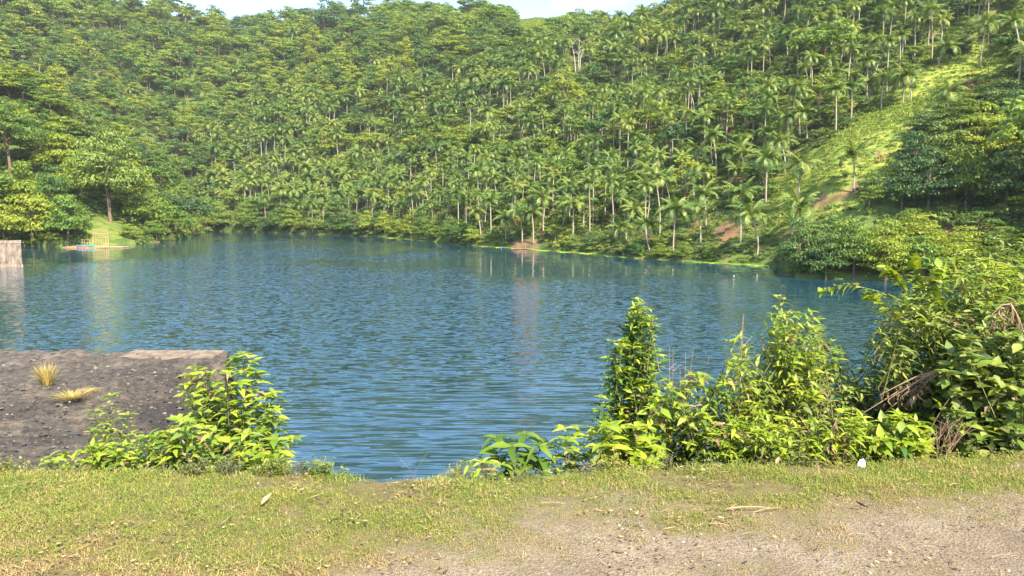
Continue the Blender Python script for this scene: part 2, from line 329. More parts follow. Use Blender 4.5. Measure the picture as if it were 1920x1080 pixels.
# ------------------------------------------------------------------ SETTING: embankment with the grassy verge and the track
EDGE = [(-900, 872), (0, 876), (300, 880), (640, 890), (860, 891), (1100, 884), (1400, 868), (1700, 858), (1920, 846), (2600, 830)]
_e = [at_z(px, py, GZ) for px, py in EDGE]
EX = [p.x for p in _e]; EY = [p.y for p in _e]
def edge_y(x): return np.interp(x, EX, EY)
def gz(x, y):
    x = np.asarray(x, float); y = np.asarray(y, float)
    d = y - edge_y(x) + (fbm(x * 2.2 + 4, y * .5, 2) - .5) * .12
    z = GZ - .92 * np.maximum(d, 0) - .03 * sstep(d, -.5, 0) + (fbm(x * 1.6, y * 1.6 + 30, 3) - .5) * .05 * sstep(d, -3.2, -1) + (fbm(x * 2, y * 2, 2) - .5) * .4 * sstep(d, .3, 2)
    return np.maximum(z, -3)
TRK = [(-400, 1330), (300, 1160), (640, 1110), (780, 1085), (870, 1045), (1000, 1003), (1180, 992), (1330, 995), (1500, 998), (1700, 978), (1920, 962), (2400, 950)]
_t = [at_z(px, py, GZ) for px, py in TRK]; TX = [p.x for p in _t]; TY = [p.y for p in _t]
def cover(x, y):
    """1 where the grass is dense, 0 on the bare track"""
    d = np.asarray(y) - np.interp(x, TX, TY)
    return sstep(d + (fbm(np.asarray(x) * 2.1, np.asarray(y) * 3.5, 5) - .5) * 1.5, -.45, .60)
def build_ground():
    xs = np.concatenate([[-400, -150, -60, -30], np.arange(-16, -6, 1.0), np.arange(-6, 7, .07), np.arange(7, 18, 1.0), [30, 60, 150, 400]])
    ys = np.concatenate([[-400, -150, -50, -20, -8, -3, 0, 1, 1.6], np.arange(2.0, 6.2, .05), np.arange(6.2, 20, .5), [25]])
    X, Y = np.meshgrid(xs, ys); Z = gz(X, Y)
    nx, ny = len(xs), len(ys)
    i = np.arange((ny - 1) * nx).reshape(ny - 1, nx)[:, :-1]
    Fq = np.stack([i, i + 1, i + 1 + nx, i + nx], -1).reshape(-1, 4)
    m = D.materials.new('earth_and_gravel'); n, l = nodes(m); t = n.new('ShaderNodeTexCoord')
    def nz(s, d=8):
        q = n.new('ShaderNodeTexNoise'); q.inputs['Scale'].default_value = s; q.inputs['Detail'].default_value = d; q.inputs['Roughness'].default_value = .7; l.new(t.outputs['Object'], q.inputs[0]); return q
    a = nz(2.2); bq = nz(60, 4); v = n.new('ShaderNodeTexVoronoi'); v.inputs['Scale'].default_value = 85; l.new(t.outputs['Object'], v.inputs[0])
    r0 = ramp(n, [(.3, (.15, .12, .085)), (.5, (.22, .18, .132)), (.68, (.28, .235, .18))]); l.new(a.outputs[0], r0.inputs[0])
    r1 = ramp(n, [(.35, (.62, .58, .55)), (.65, (1.25, 1.22, 1.2))]); l.new(bq.outputs[0], r1.inputs[0])
    mm = n.new('ShaderNodeMixRGB'); mm.blend_type = 'MULTIPLY'; mm.inputs[0].default_value = 1; l.new(r0.outputs[0], mm.inputs[1]); l.new(r1.outputs[0], mm.inputs[2])
    gcol = ramp(n, [(.35, (.11, .10, .04)), (.65, (.19, .15, .07))]); l.new(nz(14).outputs[0], gcol.inputs[0])
    at = n.new('ShaderNodeAttribute'); at.attribute_name = 'cover'
    mx = n.new('ShaderNodeMixRGB'); l.new(at.outputs['Fac'], mx.inputs[0]); l.new(mm.outputs[0], mx.inputs[1]); l.new(gcol.outputs[0], mx.inputs[2])
    p = n.new('ShaderNodeBsdfPrincipled'); p.inputs['Roughness'].default_value = .95; p.inputs['Specular IOR Level'].default_value = .15; l.new(mx.outputs[0], p.inputs['Base Color'])
    b = n.new('ShaderNodeBump'); b.inputs['Strength'].default_value = .9; b.inputs['Distance'].default_value = .012; l.new(bq.outputs[0], b.inputs['Height'])
    b2 = n.new('ShaderNodeBump'); b2.inputs['Strength'].default_value = .5; b2.inputs['Distance'].default_value = .01; l.new(v.outputs['Distance'], b2.inputs['Height']); l.new(b.outputs[0], b2.inputs['Normal']); l.new(b2.outputs[0], p.inputs['Normal'])
    o = n.new('ShaderNodeOutputMaterial'); l.new(p.outputs[0], o.inputs[0])
    me = mesh('ground', np.stack([X, Y, Z], -1).reshape(-1, 3), Fq, m, smooth=True)
    q = me.attributes.new('cover', 'FLOAT', 'POINT'); q.data.foreach_set('value', cover(X.ravel(), Y.ravel()).astype(np.float32))
    link('ground', me, kind='structure')
build_ground()

# ------------------------------------------------------------------ instancer for the uncountable rest
def hidden_source(name, me):
    return D.objects.new(name, me)          # never linked: lives only as the geometry nodes' source
def scatter(name, label, pts, rot, scl, var, sources, tilt=None):
    me = D.meshes.new(name); me.vertices.add(len(pts)); me.vertices.foreach_set('co', np.asarray(pts, np.float32).ravel())
    e = np.zeros((len(pts), 3), np.float32); e[:, 2] = rot
    if tilt is not None: e[:, 0] = tilt[:, 0]; e[:, 1] = tilt[:, 1]
    q = me.attributes.new('rot', 'FLOAT_VECTOR', 'POINT'); q.data.foreach_set('vector', e.ravel())
    q = me.attributes.new('scl', 'FLOAT', 'POINT'); q.data.foreach_set('value', np.asarray(scl, np.float32))
    q = me.attributes.new('variant', 'INT', 'POINT'); q.data.foreach_set('value', np.asarray(var, np.int32))
    ng = D.node_groups.new(name, 'GeometryNodeTree'); ng.interface.new_socket('Geometry', in_out='INPUT', socket_type='NodeSocketGeometry'); ng.interface.new_socket('Geometry', in_out='OUTPUT', socket_type='NodeSocketGeometry')
    N = ng.nodes; L = ng.links; gi = N.new('NodeGroupInput'); go = N.new('NodeGroupOutput'); jn = N.new('GeometryNodeJoinGeometry')
    def named(nm, ty):
        q = N.new('GeometryNodeInputNamedAttribute'); q.data_type = ty; q.inputs['Name'].default_value = nm; return q.outputs[0]
    rv = named('rot', 'FLOAT_VECTOR'); sv = named('scl', 'FLOAT'); vv = named('variant', 'INT')
    for k, s in enumerate(sources):
        c = N.new('FunctionNodeCompare'); c.data_type = 'INT'; c.operation = 'EQUAL'; L.new(vv, c.inputs[2]); c.inputs[3].default_value = k
        oi = N.new('GeometryNodeObjectInfo'); oi.inputs['Object'].default_value = s; oi.inputs['As Instance'].default_value = True
        ip = N.new('GeometryNodeInstanceOnPoints'); L.new(gi.outputs[0], ip.inputs['Points']); L.new(c.outputs[0], ip.inputs['Selection'])
        L.new(oi.outputs['Geometry'], ip.inputs['Instance']); L.new(rv, ip.inputs['Rotation']); L.new(sv, ip.inputs['Scale']); L.new(ip.outputs[0], jn.inputs[0])
    L.new(jn.outputs[0], go.inputs[0])
    o = link(name, me, kind='stuff', label=label); md = o.modifiers.new('scatter', 'NODES'); md.node_group = ng
    return o

# ------------------------------------------------------------------ leaf clouds for crowns
def leafcloud(P, N, S, aspect=.55):
    n = len(P); N = N / np.linalg.norm(N, axis=1, keepdims=True)
    t = NR.normal(size=(n, 3)); u = np.cross(N, t); u /= np.linalg.norm(u, axis=1, keepdims=True); w = np.cross(N, u)
    S = np.asarray(S).reshape(-1, 1) * np.ones((n, 1)); V = np.empty((n, 4, 3))
    V[:, 0] = P - u * S * .5; V[:, 2] = P + u * S * .5 - N * S * .12
    V[:, 1] = P + w * S * .5 * aspect - N * S * .1; V[:, 3] = P - w * S * .5 * aspect - N * S * .1
    return V.reshape(-1, 3), np.arange(4 * n).reshape(n, 4)
def crown(Rad, H, lobes, n, leaf, flat=.5, low=False, mat='tree', seed=0, openness=.12):
    """crown of a broadleaf: n leaf sprays spread over flattened clumps; returns mesh and the clump centres"""
    rg = np.random.default_rng(seed); P = []; Nn = []; cs = []
    for k in range(lobes):
        th = k * 2.4 + rg.random() * .8; q = math.sqrt((k + .5) / lobes); rr = Rad * q * (.72 + .12 * rg.random())
        zmax = H * (1 - .75 * q ** 2.2)
        z = zmax * (rg.uniform(.15, 1.0) if (low or k % 3) else 1.0)
        a = Rad * rg.uniform(.20, .40); cs.append((rr * math.cos(th), rr * math.sin(th), z, a))
    w = np.array([c[3] ** 2 for c in cs]); w /= w.sum()
    for c, ww in zip(cs, w):
        m = int(n * ww) + 4; d = rg.normal(size=(m, 3)); d[:, 2] = np.abs(d[:, 2]) - .35; d /= np.linalg.norm(d, axis=1, keepdims=True)
        rad = c[3] * (1 + rg.normal(0, openness, (m, 1))); lump = 1 + .22 * np.sin(d[:, :1] * 7 + c[0]) * np.sin(d[:, 1:2] * 7 + c[1])
        P.append(np.array(c[:3]) + d * rad * lump * np.array([1, 1, flat])); Nn.append(d * np.array([.7, .7, 1.2]) + np.array([0, 0, .45]) + rg.normal(0, .35, (m, 3)))
    P = np.concatenate(P); Nn = np.concatenate(Nn)
    V, Fq = leafcloud(P, Nn, leaf * rg.uniform(.6, 1.3, len(P)))
    return mesh('crown', V, Fq, M[mat], rg.random(len(P))), cs
def trunk_mesh(H, r, cs=None, lean=(0, 0), seed=0, mat='bark', limbs=5, zoff=0, k=6):
    rg = random.Random(seed); g = Geo(); top = Vector((lean[0], lean[1], H))
    pts = [Vector((0, 0, -1.2)), Vector((0, 0, 0)), Vector((lean[0] * .2 + rg.uniform(-.1, .1), lean[1] * .2, H * .35)), Vector((lean[0] * .6, lean[1] * .6, H * .7)), top]
    g.tube(pts, [r * 1.5, r * 1.15, r * .9, r * .75, r * .45], k)
    if cs:
        for c in cs[:limbs]:
            e = Vector((c[0], c[1], c[2] + zoff)); s = pts[2].lerp(top, rg.uniform(.2, .9)); mid = s.lerp(e, .5) + Vector((0, 0, -.06 * (e - s).length))
            g.tube([s, mid, e], [r * .45, r * .3, r * .08], 5)
    return g.mesh('trunk', M[mat])
# broadleaf variants: (crown mesh, trunk mesh, spread radius, full height) built at real size
TREES = []
for s in range(9):
    Rd = 4.4; cz = 5.2
    me, cs = crown(Rd, [4.2, 3.2, 5.6, 4.0, 6.2, 3.6, 4.6, 3.4, 4.4][s], 9 + 2 * s, 1250, .62, [.40, .34, .5, .38, .55, .36, .42, .34, .42][s], seed=20 + s, mat=['tree', 'tree', 'tree', 'tree', 'tree', 'tree', 'bright_tree', 'bright_tree', 'dark_tree'][s])
    me.transform(Matrix.Translation((0, 0, cz)))
    TREES.append((me, trunk_mesh(cz + 2.2, .2, [(c[0] * .8, c[1] * .8, c[2]) for c in cs], (R.uniform(-.6, .6), R.uniform(-.6, .6)), s, zoff=cz - .2, limbs=6), Rd, cz + 4.2))
BIGT = []     # finely leaved ones for the nearest banks; low crowns that reach the water
for s in range(5):
    Rd = 5.0
    me, cs = crown(Rd, 6.4, 38, 3600, .52, .36, low=True, seed=60 + s, mat=['dark_tree', 'tree', 'bright_tree', 'dark_tree', 'tree'][s])
    me.transform(Matrix.Translation((0, 0, 1.3)))
    BIGT.append((me, trunk_mesh(5.2, .24, [(c[0] * .8, c[1] * .8, c[2]) for c in cs], (.3, 0), 40 + s, zoff=1.2, limbs=8), Rd, 8.3))
UMB = []      # tall spreading trees with a bare trunk
for s in range(3):
    Rd = 8.0; cz = [4.6, 8.5, 6][s]
    me, cs = crown(Rd, 8.5, 44, 6500, .60, .34, seed=90 + s, mat=['dark_tree', 'tree', 'tree'][s], openness=.16)
    me.transform(Matrix.Translation((0, 0, cz)))
    UMB.append((me, trunk_mesh(cz + 5, .36, [(c[0] * .85, c[1] * .85, c[2]) for c in cs], (-1.2, 0), 70 + s, zoff=cz, limbs=16, k=8), Rd, cz + 10))
def bush_mesh(Rd, H, n, leaf, mat, seed, lobes=7):
    me, cs = crown(Rd, H * .75, lobes, n, leaf, .62, low=True, mat=mat, seed=seed); return me
# ------------------------------------------------------------------ palms
def frond_mesh(L, droop, n=11, wid=.78, seed=0):
    rg = random.Random(seed); g = Geo(); pts = []
    for i in range(n + 1):
        t = i / n; ang = math.radians(58) - droop * t ** 1.15
        if i == 0: p = Vector((0, 0, 0))
        else: p = p + Vector((math.cos(ang), 0, math.sin(ang))) * (L / n)
        pts.append(p.copy())
    for i in range(n):
        a, b = pts[i], pts[i + 1]; g.add([a + Vector((0, .045, 0)), a - Vector((0, .045, 0)), b - Vector((0, .035, 0)), b + Vector((0, .035, 0))], [(0, 1, 2, 3)], .5)
        if i < 1: continue
        t = i / n; w = wid * math.sin(PI * min(1, (t * .86 + .14))) ** .7 * 1.15
        for sgn in (1, -1):
            for q in (0, .5):
                s = a.lerp(b, q); e = s + Vector(((b - a).x * .9, 0, (b - a).z * .9)) + Vector((0, sgn * w, -w * rg.uniform(.35, .85)))
                s2 = s + (b - a) * .5
                g.add([s, s2, e + (b - a) * .22, e], [(0, 1, 2, 3)], rg.random())
    return g
FR_SPEC = [(4.4, .9), (4.7, 1.35), (4.6, 1.8), (4.2, 2.4), (3.6, .5)]
FRG = [frond_mesh(L, d, seed=i) for i, (L, d) in enumerate(FR_SPEC)]
FRM = [g.mesh('frond', M['palm']) for g in FRG]
def frond_set(seed):
    rg = random.Random(seed); out = []
    n = rg.randint(17, 22)
    for k in range(n):
        t = k / n; v = 4 if k < 2 else min(3, int(t * 4.2))
        out.append((v, k * 2.399 + rg.uniform(-.25, .25), rg.uniform(-.18, .3) - (.25 if v < 1 else 0) + (.35 if v == 3 else 0), rg.uniform(.82, 1.1)))
    return out
def frond_matrix(a, tl, s): return Matrix.Rotation(a, 4, 'Z') @ Matrix.Rotation(tl, 4, 'Y') @ Matrix.Scale(s, 4)
def palm_crown_mesh(seed, lod=1):
    V = []; Fs = []; r = []; b = 0
    for v, a, tl, s in frond_set(seed):
        g = FRG[v]; m = frond_matrix(a, tl, s); A = np.array(m); P = np.array([tuple(p) for p in g.v]) @ A[:3, :3].T
        V.append(P); Fs.append(np.array(g.f) + b); b += len(P); r += [min(1, .5 * q + .5 * R.random()) for q in g.r]
    return mesh('crown', np.concatenate(V), np.concatenate(Fs), M['palm'], r)
PCR = [palm_crown_mesh(s) for s in range(6)]
PSETS = [frond_set(s) for s in range(6)]
def palm_trunk(H, bend, kick, seed, rad=.17):
    g = Geo(); pts = []; rr = []
    for i in range(9):
        t = i / 8; pts.append(Vector((bend * t * t + kick * (1 - (1 - t) ** 4), 0, H * t - (1.0 if i == 0 else 0)))); rr.append(rad * (1.55 if i == 0 else 1.0 - .35 * t))
    g.tube(pts, rr, 6); return g.mesh('trunk', M['palm_bark'], True), pts[-1]
NUT = Geo()
for k in range(7):
    a = k * .9; c = Vector((.26 * math.cos(a), .26 * math.sin(a), -.28 - .05 * (k % 3)))
    NUT.tube([c + Vector((0, 0, -.14)), c + Vector((0, 0, -.07)), c + Vector((0, 0, .07)), c + Vector((0, 0, .14))], [.03, .12, .12, .03], 6)
M['nut'] = noisemat('coconut_husk', [(.3, (.16, .13, .04)), (.7, (.30, .20, .08))], 3)
NUTM = NUT.mesh('coconuts', M['nut'], True)
PTR = [palm_trunk(10.0, b, k, i) for i, (b, k) in enumerate([(.3, 0), (-.8, .1), (1.2, -.2), (2.0, -.6), (-.3, .9), (.1, -.1)])]

# ------------------------------------------------------------------ where the vegetation of the valley stands
palms = []; trees = []      # dicts: p, h scale, rot, variant
def dist(p): return math.hypot(p[0], p[1])
LM_P = [(1262, 474, 395), (1313, 459, 397), (1388, 455, 365), (1418, 489, 411), (1221, 474, 422), (1436, 384, 300), (1367, 350, 291), (1393, 337, 283), (1323, 430, 366), (1254, 412, 337), (1210, 357, 312), (1228, 352, 303),
        (948, 459, 411), (979, 456, 398), (1000, 458, 400), (1018, 440, 374), (1052, 428, 384), (1074, 449, 384), (1094, 432, 382), (910, 420, 380), (748, 427, 384), (655, 352, 326), (785, 385, 355), (793, 427, 404), (814, 399, 370),
        (402, 407, 386), (508, 364, 324), (583, 407, 370), (482, 364, 333), (543, 352, 330), (1600, 366, 298), (1497, 377, 314), (1485, 452, 390), (75, 167, 97), (112, 170, 140), (45, 110, 78), (4, 152, 112),
        (1838, 128, 50), (1852, 104, 56), (1762, 128, 102), (1688, 118, 58), (1776, 228, 180), (1629, 203, 160), (1652, 206, 148), (1693, 198, 150), (1706, 192, 150), (1171, 480, 430), (1150, 420, 372), (1186, 335, 295), (1306, 330, 285),
        (1512, 275, 218), (1470, 330, 270), (1560, 205, 160), (1600, 150, 100), (1740, 90, 40)]
LMK = []
for i, (px, pb, pc) in enumerate(LM_P):
    b = hit(px, pb)
    if b is None or b.y > 620: continue
    H = (pb - pc) / F * b.y; H = max(5.0, min(17, H)); palms.append(dict(p=b, s=H / 10.0, h=H, rz=R.uniform(0, 6.28), v=i, lm=True)); LMK.append((b.x, b.y, 3.5))
def lm_tree(px, pb, ptop, wpx, kind, v, lm=None, sc=None):
    b = hit(px, pb) if pb < 600 else None
    if b is None: return
    h = (pb - ptop) / F * b.y; w = wpx / F * b.y / 2
    trees.append(dict(p=b, kind=kind, v=v, sx=w, sz=h, rz=R.uniform(0, 6.28), lm=lm)); LMK.append((b.x, b.y, w * .75))
lm_tree(207, 416, 236, 165, 'U', 0, 'tall spreading tree with a leaning bare trunk beside the sunlit bank lawn')
lm_tree(22, 342, 190, 150, 'U', 1, 'broad tree with pale exposed trunk high over the concrete tower')
lm_tree(62, 459, 345, 120, 'B', 1, 'round leafy tree overhanging the water right of the concrete tower')
lm_tree(128, 459, 352, 100, 'B', 2, 'leafy tree overhanging the water just left of the bamboo raft')
lm_tree(8, 452, 372, 90, 'B', 2, 'bright tree directly behind the concrete tower')
lm_tree(100, 415, 310, 100, 'B', 1); lm_tree(40, 400, 300, 110, 'B', 4); lm_tree(150, 370, 265, 100, 'B', 2); lm_tree(110, 330, 235, 110, 'B', 1)
lm_tree(160, 270, 195, 90, 'B', 0)
lm_tree(275, 436, 338, 100, 'B', 4, 'dense tree on the bank right of the tall leaning tree'); lm_tree(330, 440, 376, 80, 'B', 2, 'bright bushy tree at the tip of the left promontory')
lm_tree(245, 448, 414, 46, 'B', 2, 'low yellow green bush right of the bank lawn'); lm_tree(290, 445, 408, 60, 'B', 2); lm_tree(356, 438, 395, 44, 'B', 2); lm_tree(250, 380, 300, 90, 'B', 1)
for i, (px, pb, pt, w) in enumerate([(1497, 517, 408, 95), (1548, 521, 425, 95), (1600, 522, 415, 105), (1660, 524, 425, 110), (1730, 526, 430, 120), (1800, 527, 440, 120), (1880, 529, 440, 120), (1525, 500, 402, 100), (1590, 495, 396, 110), (1655, 490, 398, 110), (1725, 487, 400, 120), (1800, 485, 425, 110), (1880, 480, 420, 120), (1700, 455, 390, 100), (1560, 470, 400, 90)]):
    lm_tree(px, pb, pt, w, 'B', [0, 3, 4, 1, 2, 1, 4, 3, 2, 2, 4, 1, 2, 4, 1][i])
for i, (px, pb, pt, w) in enumerate([(1690, 400, 300, 90), (1740, 395, 280, 120), (1810, 390, 270, 130), (1885, 390, 260, 140), (1715, 340, 250, 90), (1775, 320, 215, 120), (1850, 310, 200, 130), (1910, 270, 170, 120), (1712, 300, 240, 60), (1740, 260, 195, 90), (1800, 250, 180, 100), (1870, 220, 150, 110), (1630, 370, 320, 60)]):
    lm_tree(px, pb, pt, w, 'B', [3, 0, 4, 3, 0, 3, 1, 0, 3, 0, 1, 0, 3][i])
lm_tree(1432, 372, 318, 75, 'B', 0, 'dark tree at the left edge of the hillside clearing'); lm_tree(1577, 243, 212, 42, 'B', 3, 'small dark round tree on the left rim of the clearing'); lm_tree(1790, 104, 52, 70, 'B', 3, 'dark round tree beside the top of the clearing')
lm_tree(1629, 405, 358, 48, 'T', 2, 'small umbrella tree with thin pale trunk below the clearing')
lm_tree(865, 285, 235, 95, 'B', 4, 'broad green tree in the middle of the palm slope'); lm_tree(640, 330, 285, 100, 'B', 2); lm_tree(480, 400, 365, 90, 'B', 2)
for px in range(405, 905, 24):
    sy = np.interp(px, [400, 500, 600, 720, 850, 900], [431, 435, 439, 443, 456, 460])
    lm_tree(px + R.uniform(-6, 6), sy - 1, sy - R.uniform(36, 58), R.uniform(42, 62), 'B', R.choice([0, 1, 1, 4, 3, 2]))
for px, pb in [(1165, 482), (1195, 485), (1235, 486), (1280, 488), (1330, 490), (1075, 468), (1110, 470)]:
    lm_tree(px, pb, pb - R.uniform(22, 38), R.uniform(36, 50), 'B', R.choice([0, 1, 4]))
LMA = np.array(LMK)
# random cover: jittered grid over the slopes
def grid(step, amax=50):
    n = int(720 / step); xs = np.arange(-560, 520, step); ys = np.arange(70, 720, step)
    X, Y = np.meshgrid(xs, ys); X = (X + NR.uniform(-.45, .45, X.shape) * step).ravel(); Y = (Y + NR.uniform(-.45, .45, Y.shape) * step).ravel()
    a = np.degrees(np.arctan2(X, Y)); k = np.abs(a) < amax; X, Y = X[k], Y[k]; Z = terrain(X, Y)
    r = np.hypot(X, Y); rt = np.interp(np.arctan2(X, Y), *RT)
    k = (Z > .35) & (r < rt + 12); X, Y, Z = X[k], Y[k], Z[k]; px, py = project(X, Y, Z)
    return X, Y, Z, px, py
def clear(px, py, Y): return inpoly(px, py, MEADOW) | (inpoly(px, py, KNOLL) & (Y > 400)) | (inpoly(px, py, LAWN) & (Y < 260))
X, Y, Z, px, py = grid(5.3, 42)
PALMLINE = ([380, 520, 700, 850, 1000, 1150, 1290, 1500, 1920], [250, 205, 190, 150, 110, 70, 10, -60, -90])
k = ~clear(px, py, Y); X, Y, Z, px, py = X[k], Y[k], Z[k], px[k], py[k]
pl = np.interp(px, *PALMLINE)
pp = np.where(px < 385, .04, np.where(py > pl, .50 * sstep(py - pl, 0, 30) + .08, .05))
pp = np.where((px > 600) & (px < 960) & (py > 205) & (py < 330), .42, pp)
pp = np.where((px > 1640) & (py > 215) & (py < 420), .05, pp)
pp = np.where((px > 1465) & (py > 400), 0.0, pp)
low = inpoly(px, py, LOWSLOPE)
u = NR.random(len(X)); keep_low = NR.random(len(X))
mn = np.full(len(X), 1e9)
for lx, ly, lr in LMA: mn = np.minimum(mn, np.hypot(X - lx, Y - ly) - lr)
for i in range(len(X)):
    if mn[i] < 0 or (mn[i] < 1.5 and u[i] > pp[i]): continue
    if low[i] and keep_low[i] > .30: continue
    if 1062 < px[i] < 1104 and 112 < py[i] < 185 and Y[i] > 250: continue
    if 1425 < px[i] < 1665 and py[i] > 380: continue
    if 1400 < px[i] <= 1425 and py[i] > 380 and u[i] > .3: continue
    if px[i] > 1440 and clear([px[i], px[i]], [py[i] - 22, py[i] - 40], np.array([Y[i]] * 2)).any() and not (low[i] and u[i] < .2): continue
    if u[i] < pp[i] or low[i]:
        palms.append(dict(p=Vector((X[i], Y[i], Z[i])), s=R.uniform(.65, 1.4), rz=R.uniform(0, 6.28), v=R.randrange(6), lm=False))
    else:
        w = 2.0 + 4.4 * R.random() ** 1.9 * (1.15 if py[i] < 200 else 1)
        if R.random() < .07: w *= 1.5
        pn = float(fbm(X[i] / 45, Y[i] / 45 + 70, 3)); tv = R.choice([6, 7]) if R.random() < (pn - .42) * 2.2 + .06 else (8 if R.random() < (.50 - pn) * 1.8 else R.randrange(6))
        trees.append(dict(p=Vector((X[i], Y[i], Z[i])), kind='T', v=tv, sx=w, sz=w * R.uniform(1.25, 1.9), rz=R.uniform(0, 6.28), lm=None))
# ---- the 300 largest of each kind stand as individuals, the rest is one mass
def onscreen(p, h):
    qx, qy = project(p.x, p.y, p.z); rx, ry = project(p.x, p.y, p.z + h)
    return -30 < qx < 1950 and ry < 1080 and qy > -5
for q in palms: q['h'] = 10 * q['s'] + 2.5; q['score'] = (q['h'] / q['p'].y if onscreen(q['p'], q['h']) else 0) * (3 if q['lm'] else 1)
for q in trees: q['score'] = (max(q['sz'], q['sx'] * 2) / q['p'].y if onscreen(q['p'], q['sz']) else 0) * (3 if q['lm'] else 1) * (1.5 if q['kind'] in 'BU' else 1)
palms.sort(key=lambda q: -q['score']); trees.sort(key=lambda q: -q['score'])
NP_, NT_ = 300, 300
COLS = [(175, 'over the concrete tower'), (385, 'on the left promontory'), (560, 'above the far lake corner'), (720, 'left of the first weed strip'), (880, 'above the first weed strip'), (1010, 'above the reddish raft'),
        (1130, 'right of the reddish raft'), (1260, 'below and right of the dead tree'), (1380, 'midway from dead tree to clearing'), (1475, 'just left of the clearing'), (1660, 'around the clearing'), (9999, 'right of the clearing')]
ROWS = [(110, 'near the hilltop'), (210, 'high up'), (300, 'halfway up'), (385, 'low on the slope'), (9999, 'by the water')]
ORD = ['first', 'second', 'third', 'fourth', 'fifth', 'sixth', 'seventh', 'eighth', 'ninth', 'tenth', 'eleventh', 'twelfth', 'thirteenth', 'fourteenth', 'fifteenth', 'sixteenth', 'seventeenth', 'eighteenth', 'nineteenth', 'twentieth'] + ['twenty-' + o for o in ('first', 'second', 'third', 'fourth', 'fifth', 'sixth', 'seventh', 'eighth', 'ninth')] + ['thirtieth'] + ['thirty-' + o for o in ('first', 'second', 'third', 'fourth', 'fifth', 'sixth', 'seventh', 'eighth', 'ninth')]
def zone_labels(items, noun):
    cells = {}
    for q in items:
        qx, qy = project(q['p'].x, q['p'].y, q['p'].z); q['px'] = float(qx)
        c = next(n for m_, n in COLS if qx < m_); r = next(n for m_, n in ROWS if qy < m_); cells.setdefault((c, r), []).append(q)
    for (c, r), L in cells.items():
        L.sort(key=lambda q: q['px'])
        for i, q in enumerate(L):
            q['label'] = '%s %s from left, %s %s' % (ORD[min(i, 38)], noun, r, c)
zone_labels(palms[:NP_], 'coconut palm'); zone_labels(trees[:NT_], 'broadleaf tree')
for i, q in enumerate(palms[:NP_]):
    t = thing('coconut_palm', q['label'], 'palm tree', q['p'], 'coconut palms on the valley slopes', q['rz'], 1)
    tm, top = PTR[q['v'] % 6]; s = q['s']
    # trunk length varies, crown size hardly: scale the trunk alone
    tr = link('trunk', tm, t); tr.scale = (1.15, 1.15, s)
    tp = Vector((top.x * 1.15, 0, top.z * s)); cs_ = R.uniform(.70, .90) if not q['lm'] else R.uniform(.9, 1.05)
    near = i < 75
    if near:
        cr_ = thing('crown', '', '', tp); cr_.parent = t; del cr_['label']; del cr_['category']; cr_.scale = (cs_,) * 3
        for v, a, tl, sc in PSETS[q['v'] % 6]:
            f = D.objects.new('frond', FRM[v]); C.collection.objects.link(f); f.parent = cr_; f.matrix_local = frond_matrix(a, tl, sc)
        n_ = link('coconuts', NUTM, cr_)
    else:
        c_ = link('crown', PCR[q['v'] % 6], t, tp); c_.scale = (cs_,) * 3
KIND = {'T': TREES, 'B': BIGT, 'U': UMB}
for i, q in enumerate(trees[:NT_]):
    me, tm, Rd, Hh = KIND[q['kind']][q['v'] % len(KIND[q['kind']])]
    t = thing('broadleaf_tree', q['lm'] or q['label'], 'tree', q['p'], 'broadleaf trees on the valley slopes', q['rz'] if q['kind'] != 'U' else 0)
    k_ = 1.22 if q['kind'] != 'T' else 1.0; t.scale = (q['sx'] / Rd / k_, q['sx'] / Rd / k_, q['sz'] / Hh)
    link('crown', me, t); link('trunk', tm, t)
def joined(a, b, mi):
    """one source mesh out of crown and trunk for the far mass"""
    import bmesh
    bm = bmesh.new(); bm.from_mesh(a); na = len(bm.faces); bm.from_mesh(b); bm.faces.ensure_lookup_table()
    for f in bm.faces[na:]: f.material_index = 1
    me = D.meshes.new('source'); bm.to_mesh(me); bm.free(); me.materials.append(a.materials[0]); me.materials.append(b.materials[0]); return me
src = [hidden_source('far_tree_source', joined(a, b, 1)) for a, b, _, _ in TREES]
rest = [q for q in trees[NT_:] if q['kind'] == 'T']
scatter('far_forest', 'mass of far broadleaf trees covering the valley slopes', [q['p'] for q in rest], [q['rz'] for q in rest], [q['sx'] / 4.4 for q in rest], [q['v'] % 9 for q in rest], src)
psrc = []
for v in range(6):
    tm, top = PTR[v]; c = PCR[v].copy(); c.transform(Matrix.Translation(top)); psrc.append(hidden_source('far_palm_source', joined(c, tm, 1)))
rest = palms[NP_:]
scatter('far_palm_grove', 'mass of far coconut palms covering the valley slopes', [q['p'] for q in rest], [q['rz'] for q in rest], [q['s'] for q in rest], [q['v'] % 6 for q in rest], psrc)
# understory
bsrc = [hidden_source('bush_source', bush_mesh(1.9, 2.2, 260, .42, mt, 200 + s, 6)) for s, mt in enumerate(['understory', 'understory', 'understory', 'tree', 'bright_tree', 'brown_bush'])]
X, Y, Z, px, py = grid(2.7, 46)
k = ~clear(px, py, Y)
for q in BARE: k &= ~inpoly(px, py, q)
k &= ~((Y > 300) & (NR.random(len(X)) < .6))
X, Y, Z, px, py = X[k], Y[k], Z[k], px[k], py[k]
var = NR.choice(6, len(X), p=[.26, .26, .24, .12, .10, .02]); lowm = inpoly(px, py, LOWSLOPE)
scl = NR.uniform(.7, 1.5, len(X)); scl = np.where(lowm, scl * .7, scl); scl = np.where((px > 1425) & (px < 1665) & (py > 375) & (py < 500), scl * .6, scl)
scatter('undergrowth', 'leafy undergrowth between the trees on the slopes', np.stack([X, Y, Z - .2], -1), NR.uniform(0, 6.28, len(X)), scl, var, bsrc)
X, Y, Z, px, py = grid(1.7, 40)
k = (px > 1055) & (px < 1485) & (py > 415) & (py < 505) & (Y < 230)
